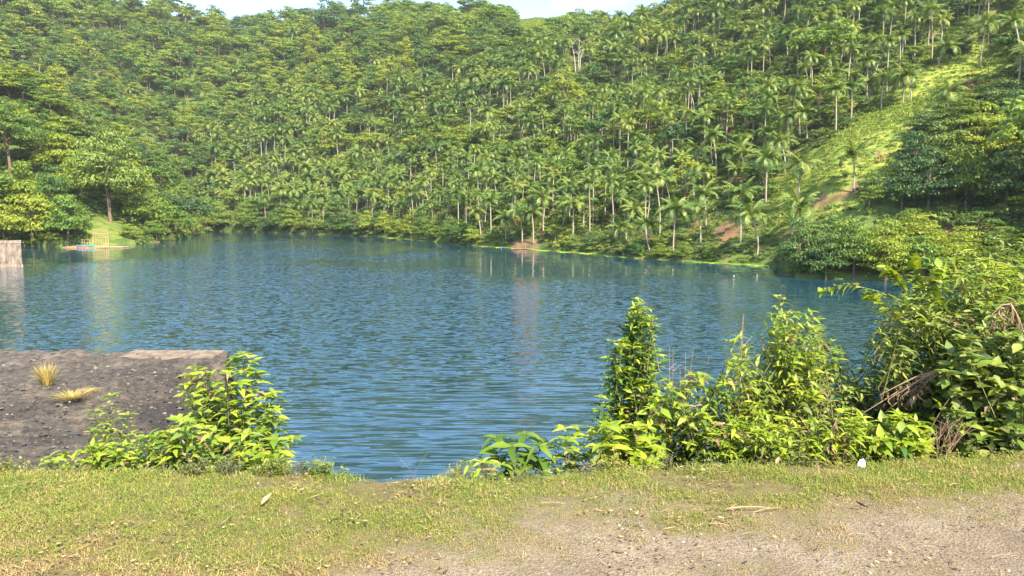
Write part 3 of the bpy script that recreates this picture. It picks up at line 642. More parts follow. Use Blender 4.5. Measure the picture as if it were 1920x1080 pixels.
for q in BARE: k &= ~(inpoly(px, py, q) & (NR.random(len(X)) < .55))
X, Y, Z = X[k], Y[k], Z[k]
scatter('shore_scrub', 'low tangled scrub above the waterline of the right bank', np.stack([X, Y, Z - .15], -1), NR.uniform(0, 6.28, len(X)), NR.uniform(.3, .65, len(X)), NR.choice(6, len(X), p=[.26, .26, .22, .08, .15, .03]), bsrc)
# clearing: low tussocks and crops
def tuft(nb, L, spread, mat, seed, wid=.05, lean=.7, name='tuft'):
    rg = random.Random(seed); g = Geo()
    for i in range(nb):
        a = rg.uniform(0, 6.28); r = spread * math.sqrt(rg.random()); b = Vector((r * math.cos(a), r * math.sin(a), 0)); a2 = rg.uniform(0, 6.28)
        d = Vector((math.cos(a2), math.sin(a2), 0)); l_ = L * rg.uniform(.5, 1.2); ln = rg.uniform(.15, 1) * lean; s = Vector((-d.y, d.x, 0)) * wid * rg.uniform(.6, 1.3)
        m1 = b + d * l_ * .35 * ln + Vector((0, 0, l_ * .55)); e = b + d * l_ * ln + Vector((0, 0, l_ * (1 - .55 * min(ln, 1.4))))
        g.add([b - s * .6, b + s * .6, m1 + s * .5, m1 - s * .5, e], [(0, 1, 2, 3), (3, 2, 4)], rg.random())
    return g.mesh(name, M[mat])
msrc = [hidden_source('tussock_source', tuft(40, .6, 1.1, 'meadowgrass', s, .16, 1.6)) for s in range(2)] + [hidden_source('crop_source', bush_mesh(.8, .8, 70, .3, mt, 300 + s, 4)) for s, mt in enumerate(['meadowgrass', 'bright_tree'])]
X, Y, Z, px, py = grid(1.5, 38)
k = clear(px, py, Y)
for q in BARE: k &= ~inpoly(px, py, q)
X, Y, Z, px = X[k], Y[k], Z[k], px[k]
lawn = px < 300
var = np.where(NR.random(len(X)) < .55, NR.integers(0, 2, len(X)), NR.integers(2, 4, len(X))); var = np.where(lawn | (Y > 400), NR.integers(0, 2, len(X)), var)
kk = ~(lawn & (NR.random(len(X)) < .72)); X, Y, Z, var, lawn = X[kk], Y[kk], Z[kk], var[kk], lawn[kk]
scatter('clearing_grass', 'bright grass and low crops covering the hillside clearing', np.stack([X, Y, Z], -1), NR.uniform(0, 6.28, len(X)), np.where(lawn, .35, 1) * NR.uniform(.6, 1.3, len(X)), var, msrc)
# ------------------------------------------------------------------ floating weed along the far bank
def shore_strip(rows, name, label):
    g = Geo(); P = []
    top = [at_z(px, py + .8, .0) for px, py, w in rows]; bot = [at_z(px, py + w + 1.6, .0) for px, py, w in rows]
    for i in range(len(rows) - 1):
        for k in range(6):
            q0, q1 = k / 6, (k + 1) / 6
            a, b = top[i].lerp(top[i + 1], q0), top[i].lerp(top[i + 1], q1); c, d = bot[i].lerp(bot[i + 1], q1), bot[i].lerp(bot[i + 1], q0)
            n0 = .25 * math.sin(i * 9 + q0 * 7); n1 = .25 * math.sin(i * 9 + q1 * 7) if k < 5 else .25 * math.sin((i + 1) * 9)
            h = Vector((0, 0, .07)); z = Vector((0, 0, -.05))
            c2 = c.lerp(b, -n1 + .25); d2 = d.lerp(a, -n0 + .25)
            g.add([a + h, b + h, c2 + h, d2 + h, c2 + z, d2 + z], [(0, 3, 2, 1), (3, 5, 4, 2)], R.random())
            L = (b - a).length
            for j in range(int(L * 3)): u, v = R.random(), R.random(); P.append(a.lerp(b, u).lerp(d2.lerp(c2, u), v) + Vector((0, 0, .05)))
    t = thing(name, label, 'floating weed', (0, 0, 0), 'floating weed strips along the far bank')
    link('mat', g.mesh('mat', M['floatweed']), t)
    link('weed_tufts', tufts_mesh(P), t, kind='stuff')
def tufts_mesh(P):
    g = Geo()
    for p in P:
        for k in range(4):
            a = R.uniform(0, 6.28); d = Vector((math.cos(a), math.sin(a), 0)); s = Vector((-d.y, d.x, 0)) * .07; l_ = R.uniform(.15, .4)
            g.add([p - s, p + s, p + d * l_ * .5 + Vector((0, 0, l_ * .6))], [(0, 1, 2)], R.random())
    return g.mesh('weed_tufts', M['floatweed'])
M['floatweed'] = leafmat('floating_weed', [(0, (.12, .24, .02)), (.6, (.22, .34, .03)), (1, (.32, .38, .06))], .15, .8)
shore_strip([(722, 444, .6), (745, 445.5, 1.6), (780, 448, 2.0), (815, 451, 2.0), (838, 454, .5)], 'floating_weed_strip', 'left, shortest bright green weed strip floating below dark bank trees')
shore_strip([(888, 459, .5), (930, 461.5, 2.2), (985, 464.5, 2.6), (1050, 469, 3.0), (1110, 474, 3.0), (1165, 479, 2.6), (1198, 483, .5)], 'floating_weed_strip', 'longest bright green weed strip, running right from the reddish raft')
shore_strip([(1285, 489, .5), (1330, 491.5, 1.6), (1390, 494.5, 2.0), (1440, 497.5, 1.8), (1455, 499, .4)], 'floating_weed_strip', 'thin green weed strip at the water just left of the dark headland')

# ------------------------------------------------------------------ concrete tower in the water, left
p = at_z(42, 500, 0); q = at_y(42, 453, p.y)
t = thing('concrete_tower', 'weathered square concrete block standing in the water at the left edge', 'concrete block', (p.x, p.y, 0), None, math.radians(33.3))
def slabmesh(x0, x1, y0, y1, z0, z1, nx, nz, mat, amp=.03, name='body'):
    g = Geo(); b = []
    ring = [(x1 + (x0 - x1) * i / nx, y0) for i in range(nx)] + [(x0, y0 + (y1 - y0) * i / nx) for i in range(nx)] + [(x0 + (x1 - x0) * i / nx, y1) for i in range(nx)] + [(x1, y1 + (y0 - y1) * i / nx) for i in range(nx)]
    V = []; n = len(ring)
    for k in range(nz + 1):
        z = z0 + (z1 - z0) * k / nz
        for (x, y) in ring: V.append((x + R.uniform(-amp, amp), y + R.uniform(-amp, amp), z + (R.uniform(-amp, amp) * 1.5 if k == nz else 0)))
    Fs = [(k * n + j, k * n + (j + 1) % n, (k + 1) * n + (j + 1) % n, (k + 1) * n + j) for k in range(nz) for j in range(n)]
    Fs = [f[::-1] for f in Fs]
    V.append(((x0 + x1) / 2, (y0 + y1) / 2, z1)); c = len(V) - 1
    Fs += [(nz * n + (j + 1) % n, nz * n + j, c) for j in range(n)]
    g.add(V, Fs); return g.mesh(name, mat)
link('body', slabmesh(-9, 0, 0, 7, -1.5, q.z - .25, 14, 8, M['tower'], .02), t)
link('coping', slabmesh(-9.05, .06, -.06, 7.06, q.z - .247, q.z, 14, 1, M['concrete'], .03, 'coping'), t)
link('water_ledge', slabmesh(-9.1, .12, -.12, 7.1, -1.5, .38, 14, 1, M['concrete'], .04, 'water_ledge'), t)

# ------------------------------------------------------------------ bamboo raft and rack by the lawn
def pole(g, a, b, r=.06): g.tube([a, Vector(a).lerp(Vector(b), .5) + Vector((0, 0, -.02)), b], [r, r * .95, r * .8], 5)
M['blue'] = noisemat('blue_tarp', [(.4, (.07, .11, .24)), (.6, (.14, .19, .34))], 2, .6); M['teal'] = noisemat('teal_tarp', [(.4, (.02, .20, .18)), (.6, (.05, .32, .26))], 2, .6)
yb = at_z(180, 463, 0).y - 4
X_ = lambda px: (px - 960) / F * yb / 1.0
rt_ = thing('bamboo_raft', 'long low bamboo raft moored at the lawn on the left bank', 'raft', (X_(180), yb, .1))
for k in range(5):
    x0 = X_(122 + 6 * k) - X_(180); x1 = X_(236 - 9 * (k % 3)) - X_(180)
    g = Geo(); pole(g, Vector((x0, k * .5 - 1, .05 + .04 * k)), Vector((x1, k * .5 - .8 + (.8 if k % 2 else -.5), .08)), .12); link('bamboo_pole', g.mesh('bamboo_pole', M['bamboo']), rt_)
for k in range(4):
    g = Geo(); xx = X_(140 + 22 * k) - X_(180); pole(g, Vector((xx, -1.2, .25)), Vector((xx + .3, 1.4, .3)), .08); link('cross_pole', g.mesh('cross_pole', M['bamboo']), rt_)
for (pa, pb, mt, nm, lab) in [(146, 166, 'blue', 'tarp_bundle', 'rolled blue tarp lying on the bamboo raft'), (167, 183, 'teal', 'tarp_bundle', 'rolled green tarp lying on the bamboo raft')]:
    g = Geo(); a = X_(pa); b = X_(pb); n = 8
    g.tube([(a + (b - a) * i / n - (a + b) / 2, .12 * math.sin(i * 2), .22 + .05 * math.sin(i * 1.7)) for i in range(n + 1)], [.12] + [.30 + .06 * math.sin(i * 2.3) for i in range(n - 1)] + [.12], 8)
    o = link(nm, g.mesh(nm, M[mt], True), None, ((a + b) / 2, yb - .9, .28), label=lab, category='tarp')
rk = thing('bamboo_rack', 'upright bamboo rack of thin slats behind the raft', 'bamboo rack', (X_(176), yb + 3, .1))
ht = (463 - 429) / F * yb
def rack(x0, x1, z0, z1, n, yy, rails):
    for k in range(n):
        g = Geo(); x = x0 + (x1 - x0) * k / (n - 1); pole(g, Vector((x, yy, z0 - .3)), Vector((x + R.uniform(-.1, .1), yy, z1 + R.uniform(-.2, .3))), .045); link('slat', g.mesh('slat', M['bamboo']), rk)
    for z in rails: g = Geo(); pole(g, Vector((x0 - .2, yy - .06, z)), Vector((x1 + .2, yy - .06, z + .05)), .06); link('rail', g.mesh('rail', M['bamboo']), rk)
xl, xr = X_(162) - X_(176), X_(190) - X_(176)
rack(xl, xr, 0, ht * .55, 11, 0, [.3, ht * .5]); rack(xl + .1, xr - .1, ht * .6, ht, 9, .6, [ht * .72, ht * .95])
rack(X_(141) - X_(176), X_(160) - X_(176), 0, ht * .42, 5, .3, [ht * .22, ht * .38])
for px in (189.5, 194): g = Geo(); x = X_(px) - X_(176); pole(g, Vector((x, -.5, -.6)), Vector((x, -.5, ht * .58)), .11); link('post', g.mesh('post', M['bamboo']), rk)

# small raft by the palms, with a drum
p = at_z(978, 467.5, 0); M['pink'] = noisemat('faded_pink_wood', [(.3, (.22, .10, .085)), (.7, (.36, .20, .16))], 2)
t = thing('small_raft', 'small faded reddish raft with two upright posts below the shoreline palms', 'raft', (p.x, p.y, .05))
for k in range(7): g = Geo(); g.box((-2.6 + k * .75, -.9, .06), (-2.6 + k * .75 + .68, .9, .16)); link('plank', g.mesh('plank', M['pink']), t)
for x in (-.9, .9): g = Geo(); pole(g, Vector((x, 0, -.4)), Vector((x, 0, 1.7)), .11); link('post', g.mesh('post', M['pink']), t)
g = Geo(); pole(g, Vector((-1.1, .1, 1.2)), Vector((1.1, .1, 1.25)), .07); link('rail', g.mesh('rail', M['pink']), t)
g = Geo(); g.tube([(0, -.75, 0), (0, -.72, 0), (0, -.3, 0), (0, .3, 0), (0, .72, 0), (0, .75, 0)], [.12, .2, .22, .22, .2, .12], 10)
p2 = at_z(940, 465, 0); link('blue_drum', g.mesh('blue_drum', M['blue']), None, (p2.x, p2.y, .2), label='blue drum floating on the weed left of the reddish raft', category='drum')
p = at_z(1376, 518, 0); g = Geo(); g.tube([(0, 0, -.08), (0, 0, -.03), (0, 0, .07), (0, 0, .11), (0, 0, .13), (0, 0, .16)], [.02, .07, .07, .02, .01, .01], 8)
M['white'] = noisemat('white_plastic', [(.4, (.7, .7, .68)), (.6, (.8, .8, .78))], 3, .5)
link('buoy', g.mesh('buoy', M['white'], True), None, (p.x, p.y, 0), label='tiny white float bobbing on the water before the dark headland', category='buoy')

# bare dead tree high on the slope
b = hit(1082, 137)
if b:
    H = 62 / F * b.y; t = thing('dead_tree', 'bare pale dead tree with forked trunks high on the slope', 'dead tree', b)
    rg = random.Random(5)
    for k, (bx, tx) in enumerate([(-.6, -3.0), (.5, .9), (1.0, 3.2)]):
        g = Geo(); a = Vector((bx, 0, -1)); e = Vector((tx, rg.uniform(-1, 1), H * rg.uniform(.85, 1))); m_ = a.lerp(e, .5) + Vector((-.5 * (k - 1), 0, 0)); g.tube([a, m_, e], [.34, .24, .10], 6)
        link('trunk', g.mesh('trunk', M['dead_wood']), t)
        for j in range(6):
            s = m_.lerp(e, rg.uniform(0, .9)); d = Vector((rg.uniform(-1, 1), rg.uniform(-1, 1), rg.uniform(.4, 1.1))) * H * .17; g = Geo(); g.tube([s, s + d * .5 + Vector((0, 0, -.2)), s + d], [.15, .10, .04], 5); link('limb', g.mesh('limb', M['dead_wood']), t)

# ------------------------------------------------------------------ old concrete pier below the bank
PZ = 6.2
def pier():
    m = D.materials.new('pier_surface'); n, l = nodes(m); tcd = n.new('ShaderNodeTexCoord')
    def nz(s, d=8, st=(1, 1, 1)):
        mp = n.new('ShaderNodeMapping'); mp.inputs['Scale'].default_value = st; l.new(tcd.outputs['Object'], mp.inputs[0])
        q = n.new('ShaderNodeTexNoise'); q.inputs['Scale'].default_value = s; q.inputs['Detail'].default_value = d; q.inputs['Roughness'].default_value = .72; l.new(mp.outputs[0], q.inputs[0]); return q
    a = nz(.7, 10); bq = nz(6, 8)
    r0 = ramp(n, [(.30, (.040, .034, .031)), (.46, (.082, .070, .062)), (.56, (.125, .104, .086)), (.64, (.18, .145, .112)), (.75, (.27, .22, .17))]); l.new(a.outputs[0], r0.inputs[0])
    r1 = ramp(n, [(.38, (.35, .35, .36)), (.60, (1.4, 1.35, 1.25))]); l.new(bq.outputs[0], r1.inputs[0])
    mm = n.new('ShaderNodeMixRGB'); mm.blend_type = 'MULTIPLY'; mm.inputs[0].default_value = 1; l.new(r0.outputs[0], mm.inputs[1]); l.new(r1.outputs[0], mm.inputs[2])
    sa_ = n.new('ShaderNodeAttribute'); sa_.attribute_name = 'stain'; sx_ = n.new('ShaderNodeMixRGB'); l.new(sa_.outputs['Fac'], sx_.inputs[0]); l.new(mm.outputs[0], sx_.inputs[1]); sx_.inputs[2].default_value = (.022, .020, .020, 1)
    p = n.new('ShaderNodeBsdfPrincipled'); p.inputs['Roughness'].default_value = .95; l.new(sx_.outputs[0], p.inputs['Base Color'])
    b = n.new('ShaderNodeBump'); b.inputs['Strength'].default_value = 1; b.inputs['Distance'].default_value = .12; l.new(bq.outputs[0], b.inputs['Height']); l.new(b.outputs[0], p.inputs['Normal'])
    o = n.new('ShaderNodeOutputMaterial'); l.new(p.outputs[0], o.inputs[0])
    ey = lambda y: np.interp(y, [6, 9, 12, 15, 18], [-3.6, -4.05, -4.95, -5.95, -6.95])
    ys = np.concatenate([np.linspace(6.5, 18, 110)]); us = np.concatenate([-np.geomspace(34, .05, 150), [0.0]])
    Y_, U = np.meshgrid(ys, us, indexing='ij'); X_2 = ey(Y_) + U + .12 * (fbm(Y_ * 1.3, Y_ * 0, 3) - .5)
    d = -U
    Z_ = PZ + (fbm(X_2 * .9, Y_ * .9, 4) - .5) * .35 + (fbm(X_2 * 4, Y_ * 4, 4) - .5) * .20 - 1.3 * np.exp(-d / .9) * sstep(-Y_, -16.5, -13.5) - .7 * np.exp(-d / 2.2) * sstep(-Y_, -14.5, -11)
    Z_ = Z_ * sstep(18 - Y_, -.5, .01) + 0
    lip = sstep(Y_, 16.7, 16.85) * sstep(X_2, -9.2, -9.0); Z_ = Z_ * (1 - lip) + lip * (PZ + .06 + (fbm(X_2 * 2, Y_ * 2, 2) - .5) * .05)
    V = np.stack([X_2, Y_, Z_], -1); nyy, nxx = Y_.shape
    i = np.arange((nyy - 1) * nxx).reshape(nyy - 1, nxx)[:, :-1]; Fq = np.stack([i, i + 1, i + 1 + nxx, i + nxx], -1).reshape(-1, 4)
    V = V.reshape(-1, 3); VV = [V]; FF = [Fq]; base = len(V)
    def skirt(idx, flip, out):
        nonlocal base
        ring = [V[idx]]; 
        for k, z in enumerate([5.4, 4.2, 2.8, 1.2, -1.5]):
            q = V[idx].copy(); q[:, 2] = np.minimum(z, q[:, 2] - .1 * (k + 1)); q[:, 0] += out[0] * (.12 * (k + 1)) + NR.normal(0, .04, len(q)); q[:, 1] += out[1] * (.12 * (k + 1)); ring.append(q)
        n_ = len(idx); W = np.concatenate(ring); VV.append(W)
        j = np.arange(5 * n_).reshape(5, n_)[:, :-1]; f = np.stack([j, j + n_, j + 1 + n_, j + 1], -1).reshape(-1, 4) + base
        FF.append(f[:, ::-1] if flip else f); base += len(W)
    skirt(np.arange(nyy) * nxx + nxx - 1, False, (1, 0)); skirt((nyy - 1) * nxx + np.arange(nxx), True, (0, 1))
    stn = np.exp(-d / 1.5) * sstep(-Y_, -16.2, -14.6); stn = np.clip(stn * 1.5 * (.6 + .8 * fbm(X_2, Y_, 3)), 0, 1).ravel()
    t = thing('concrete_pier', 'dark broken concrete pier top projecting into the lake at lower left', 'concrete pier', (-7, 12, 0))
    Vx = np.concatenate(VV) - np.array([-7, 12, 0])
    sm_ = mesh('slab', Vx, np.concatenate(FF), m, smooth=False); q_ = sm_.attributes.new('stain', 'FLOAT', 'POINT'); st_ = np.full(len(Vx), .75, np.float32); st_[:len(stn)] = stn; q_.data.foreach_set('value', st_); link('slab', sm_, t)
    g = Geo(); nx_ = 26; V2 = []
    for k in range(nx_ + 1):
        x = -9.2 + 2.2 * k / nx_; f_ = 17.15 + .06 * math.sin(k * .9) + R.uniform(-.05, .05)
        V2 += [(x, f_, PZ - .15), (x, f_ + .03, PZ + .10 + R.uniform(-.012, .012)), (x, 17.98 + R.uniform(-.03, .02), PZ + .11 + R.uniform(-.012, .012)), (x, 18.02, PZ - .3)]
    g.add(V2, [(k * 4 + j, k * 4 + 4 + j, k * 4 + 5 + j, k * 4 + 1 + j) for k in range(nx_) for j in range(3)] + [(3, 2, 1, 0), (nx_ * 4, nx_ * 4 + 1, nx_ * 4 + 2, nx_ * 4 + 3)]); M['lip'] = noisemat('worn_lip_concrete', [(.35, (.10, .08, .062)), (.6, (.23, .18, .135))], 3.5, .95, .6, bdist=.03); me = g.mesh('lip', M['lip']); o = link('lip', me, t); o.location = (7, -12, 0)
    o['label'] = 'pale concrete lip along the far edge of the pier'
pier()
# ------------------------------------------------------------------ stones and rubble
def pebble(seed, mat='stone'):
    rg = random.Random(seed); g = Geo(); V = []; n = 7
    for k, (z, r) in enumerate([(-.5, .5), (-.1, 1.0), (.35, .75)]): V += [(r * math.cos(2 * PI * j / n + k) * rg.uniform(.75, 1.2), r * math.sin(2 * PI * j / n + k) * rg.uniform(.75, 1.2), z * rg.uniform(.8, 1.1)) for j in range(n)]
    V.append((0, 0, .6)); Fs = [(k * n + j, k * n + (j + 1) % n, (k + 1) * n + (j + 1) % n, (k + 1) * n + j) for k in range(2) for j in range(n)] + [(2 * n + j, 2 * n + (j + 1) % n, 3 * n) for j in range(n)]
    g.add(V, Fs); return g.mesh('stone', M[mat])
def randmat(name, cols, rough=.9):
    return leafmat(name, cols, 0.0, rough)
M['stone'] = randmat('gravel_stone', [(0, (.16, .13, .11)), (.6, (.22, .185, .15)), (1, (.30, .26, .22))]); M['rubble'] = randmat('rubble', [(0, (.05, .045, .04)), (.8, (.13, .105, .09)), (1, (.26, .22, .19))])
n = 9000; x = NR.uniform(-6, 6.5, n); y = NR.uniform(1.2, 4.6, n); k = NR.random(n) > cover(x, y) * .96; x, y = x[k], y[k]
scatter('gravel', 'loose gravel scattered over the bare earth track', np.stack([x, y, gz(x, y) + .001], -1), NR.uniform(0, 6.28, len(x)), .003 + .009 * NR.random(len(x)) ** 4, NR.integers(0, 3, len(x)), [hidden_source('pebble_source', pebble(s)) for s in range(3)])
n = 6000; x = NR.uniform(-16, -4.2, n); y = NR.uniform(7, 17.6, n); k = x < np.interp(y, [6, 9, 12, 15, 18], [-3.7, -4.2, -5.1, -6.1, -7.1]); x, y = x[k], y[k]
scatter('rubble', 'small stones and crumbled concrete strewn over the pier', np.stack([x, y, PZ + (fbm(x * .9, y * .9, 4) - .5) * .35 + (fbm(x * 4, y * 4, 3) - .5) * .10], -1), NR.uniform(0, 6.28, len(x)), .010 + .035 * NR.random(len(x)) ** 5, NR.integers(0, 3, len(x)), [hidden_source('rubble_source', pebble(s + 5, 'rubble')) for s in range(3)])

# ------------------------------------------------------------------ grass of the verge
M['g_green'] = leafmat('grass_green', [(0, (.11, .17, .03)), (.5, (.19, .25, .045)), (1, (.29, .33, .07))], .3, .55); M['g_yellow'] = leafmat('grass_yellow', [(0, (.19, .20, .04)), (.5, (.30, .29, .07)), (1, (.42, .36, .11))], .3, .6)
M['g_dry'] = leafmat('grass_dry', [(0, (.20, .13, .06)), (.5, (.34, .25, .12)), (1, (.50, .38, .20))], .2, .7)
gs = [tuft(30, .036, .07, m_, 400 + i, .0026, 2.4) for i, m_ in enumerate(['g_green', 'g_green', 'g_green', 'g_yellow', 'g_yellow', 'g_yellow', 'g_dry', 'g_dry'])]
def creeper(seed):
    rg = random.Random(seed); g = Geo()
    for i in range(22):
        a = rg.uniform(0, 6.28); r = .06 * math.sqrt(rg.random()); c = Vector((r * math.cos(a), r * math.sin(a), rg.uniform(.004, .03))); b = rg.uniform(0, 6.28); L = rg.uniform(.008, .016)
        d = Vector((math.cos(b), math.sin(b), rg.uniform(-.2, .5))) * L; s = Vector((-math.sin(b), math.cos(b), rg.uniform(-.3, .3))) * L * .35
        g.add([c, c + d * .5 + s, c + d, c + d * .5 - s], [(0, 1, 2, 3)], rg.random())
    return g.mesh('creeper', M['g_green'])
gs += [creeper(1), creeper(2)]
n = 60000; x = NR.uniform(-7.5, 7.5, n); y = NR.uniform(1.0, 6.0, n); ed = edge_y(x); k = (y < ed + .7); x, y, ed = x[k], y[k], ed[k]
cv = cover(x, y) * (1 - .75 * sstep(fbm(x * 1.5 + 60, y * 2.6, 4), .56, .70)); k = NR.random(len(x)) < np.clip(cv, 0.05, 1); x, y, cv, ed = x[k], y[k], cv[k], ed[k]
dry = sstep(fbm(x * 1.1 + 9, y * 1.7, 4) + .38 * (1 - sstep(ed - y, .0, 1.5)) * -1 + .30 * sstep(ed - y, .3, 1.5) + .25 * (1 - cv), .40, .95)
u = NR.random(len(x)); var = np.where(u < dry * .8 + .04, NR.integers(6, 8, len(x)), np.where(u < .42 + dry * .6, NR.integers(3, 6, len(x)), np.where(u < .86, NR.integers(0, 3, len(x)), NR.integers(8, 10, len(x)))))
scatter('grass', 'short mixed green and straw coloured grass on the verge', np.stack([x, y, gz(x, y) - .003], -1), NR.uniform(0, 6.28, len(x)), (.45 + .9 * fbm(x * 2.5, y * 3.5 + 50, 3)) * NR.uniform(.5, 1.15, len(x)) * (.55 + .45 * cv) * (1 + .25 * sstep(y - ed, -.5, .1)), var, [hidden_source('grass_source', m_) for m_ in gs])
def bits(seed, mat):
    rg = random.Random(seed); g = Geo()
    for i in range(7):
        c = Vector((rg.uniform(-.08, .08), rg.uniform(-.08, .08), rg.uniform(.003, .012))); a = rg.uniform(0, 6.28); L = rg.uniform(.008, .03) if i % 2 else rg.uniform(.03, .08); w = .006 if i % 2 else .0016
        d_ = Vector((math.cos(a), math.sin(a), rg.uniform(-.1, .25))) * L; s_ = Vector((-math.sin(a), math.cos(a), rg.uniform(-.4, .4))) * w; g.add([c - d_ * .5, c + s_, c + d_ * .5, c - s_], [(0, 1, 2, 3)], rg.random())
    return g.mesh('bits', M[mat])
M['litter_dark'] = leafmat('dark_litter', [(0, (.05, .035, .025)), (.6, (.14, .09, .06)), (1, (.25, .17, .11))], .1, .9)
n = 3600; x = NR.uniform(-6.5, 6.5, n); y = NR.uniform(1.2, 5.0, n); k = (y < edge_y(x) - .02) & (fbm(x * 1.7 + 20, y * 2.4, 3) + NR.uniform(-.1, .1, n) > .50); x, y = x[k], y[k]
scatter('leaf_litter', 'brown leaf crumbs and straw scattered over grass and bare earth', np.stack([x, y, gz(x, y) + .004 + .012 * cover(x, y)], -1), NR.uniform(0, 6.28, len(x)), NR.uniform(.6, 1.4, len(x)), NR.integers(0, 4, len(x)), [hidden_source('bits_source', bits(s_, m_)) for s_, m_ in enumerate(['litter_dark', 'litter_dark', 'g_dry', 'g_dry'])])
# taller fine weeds at the lip of the bank
M['weed_grey'] = leafmat('grey_weed', [(0, (.08, .10, .04)), (.5, (.16, .17, .07)), (1, (.24, .20, .11))], .25, .7)
def fineweed(seed, H=.14, mat='weed_grey'):
    rg = random.Random(seed); g = Geo()
    for s in range(9):
        a = rg.uniform(0, 6.28); top = Vector((math.cos(a) * H * .6 * rg.random(), math.sin(a) * H * .6 * rg.random(), H * rg.uniform(.5, 1.1))); b = Vector((rg.uniform(-.03, .03), rg.uniform(-.03, .03), -.02))
        g.tube([b, b.lerp(top, .5), top], [.0012, .001, .0006], 3, .1)
        for k in range(9):
            c = b.lerp(top, rg.uniform(.25, 1)); q = rg.uniform(0, 6.28); L = rg.uniform(.012, .026); d = Vector((math.cos(q), math.sin(q), rg.uniform(-.1, .7))) * L; w = Vector((-math.sin(q), math.cos(q), 0)) * L * .3
            g.add([c, c + d * .5 + w, c + d, c + d * .5 - w], [(0, 1, 2, 3)], rg.random())
    return g.mesh('fine_weed', M[mat])
P = []
for (a, b, n_, dd) in [(300, 660, 190, (.0, .35)), (840, 1250, 150, (.02, .4)), (1250, 1920, 170, (.05, .5)), (-100, 300, 50, (0, .3))]:
    for i in range(n_):
        px = R.uniform(a, b); x0 = (px - 960) / F * 4.8; y0 = float(edge_y(x0)) + R.uniform(*dd); P.append((x0, y0, float(gz(x0, y0))))
scatter('edge_weeds', 'fine greyish weeds along the lip of the bank', P, NR.uniform(0, 6.28, len(P)), NR.uniform(.6, 1.2, len(P)), NR.integers(0, 4, len(P)), [hidden_source('weed_source', fineweed(s, .13, ['weed_grey', 'g_green', 'weed_grey', 'g_yellow'][s])) for s in range(4)])

# ------------------------------------------------------------------ leafy plants of the foreground
M['lime'] = leafmat('lime_leaf', [(0, (.15, .25, .02)), (.5, (.27, .36, .03)), (1, (.42, .46, .06))], .38, .42, spec=.4)
M['weed'] = leafmat('weed_leaf', [(0, (.085, .16, .03)), (.5, (.18, .26, .045)), (1, (.32, .36, .085))], .33, .5)
M['vine'] = leafmat('vine_leaf', [(0, (.04, .10, .025)), (.6, (.10, .19, .03)), (1, (.21, .29, .04))], .28, .45)
M['olive'] = leafmat('olive_leaf', [(0, (.06, .11, .035)), (.5, (.14, .20, .06)), (1, (.27, .29, .11))], .3, .5)
M['broad'] = leafmat('broad_leaf_material', [(0, (.06, .12, .02)), (.5, (.11, .19, .025)), (1, (.20, .29, .04))], .35, .6, spec=.2)
M['dry_leaf'] = leafmat('dry_leaf', [(0, (.11, .065, .04)), (.5, (.21, .135, .085)), (1, (.32, .23, .14))], .15, .8)
M['stem'] = noisemat('green_stem', [(.3, (.10, .12, .04)), (.7, (.20, .17, .08))], 8); M['stem_brown'] = noisemat('brown_stem', [(.3, (.20, .12, .08)), (.7, (.36, .24, .17))], 8)
def leaf_mesh(w, droop, fold, mat, twist=0, name='leaf'):
    ys = [0, .12, .38, .68, 1.0]; hw = [.02, .55, 1.0, .62, .0]; V = []
    for y, h in zip(ys, hw):
        c = -droop * y * y; q = w * h / 2; tw = twist * y; rip = .02 * math.sin(y * 9)
        V += [(-q * math.cos(tw), y, c + fold * q + q * math.sin(tw) + rip), (0, y, c), (q * math.cos(tw), y, c + fold * q - q * math.sin(tw) - rip)]
    Fs = []
    for i in range(4):
        for s in (0, 1): a = i * 3 + s; Fs.append((a, a + 1, a + 4, a + 3))
    return mesh(name, V, Fs, M[mat], [0] * len(Fs), True)
LS = {}
SHAPE = {'ovate': (.50, .25, .35), 'lance': (.32, .22, .4), 'round': (.72, .18, .25), 'long': (.24, .45, .5), 'big': (.42, .55, .4), 'dead': (.35, .6, 1.2)}
def leaf_variants(shape, mat):
    if (shape, mat) not in LS:
        w, dr, fo = SHAPE[shape]; LS[(shape, mat)] = [leaf_mesh(w * a, dr * b, fo * c, mat, tw) for a, b, c, tw in [(1, 1, 1, 0), (.85, 1.6, 1.2, .35), (1.1, .5, .8, -.3), (.95, 2.1, .7, .15)]]
    return LS[(shape, mat)]
def leaf_matrix(p, d, s, roll, up=Vector((0, 0, 1))):
    d = d.normalized(); z = up - d * up.dot(d)
    if z.length < .05: z = Vector((0, -1, 0)) - d * Vector((0, -1, 0)).dot(d)
    z.normalize(); x = d.cross(z); m = Matrix((x, d, z)).transposed().to_4x4()
    return Matrix.Translation(p) @ m @ Matrix.Rotation(roll, 4, 'Y') @ Matrix.Scale(s, 4)
def tip_points(poly, n, rg):
    xs = [q[0] for q in poly]; ys = [q[1] for q in poly]; out = []
    while len(out) < n:
        a, b = rg.uniform(min(xs), max(xs)), rg.uniform(min(ys), max(ys))
        if inpoly([a], [b], poly)[0]: out.append((a, b))
    return out
NL = 0
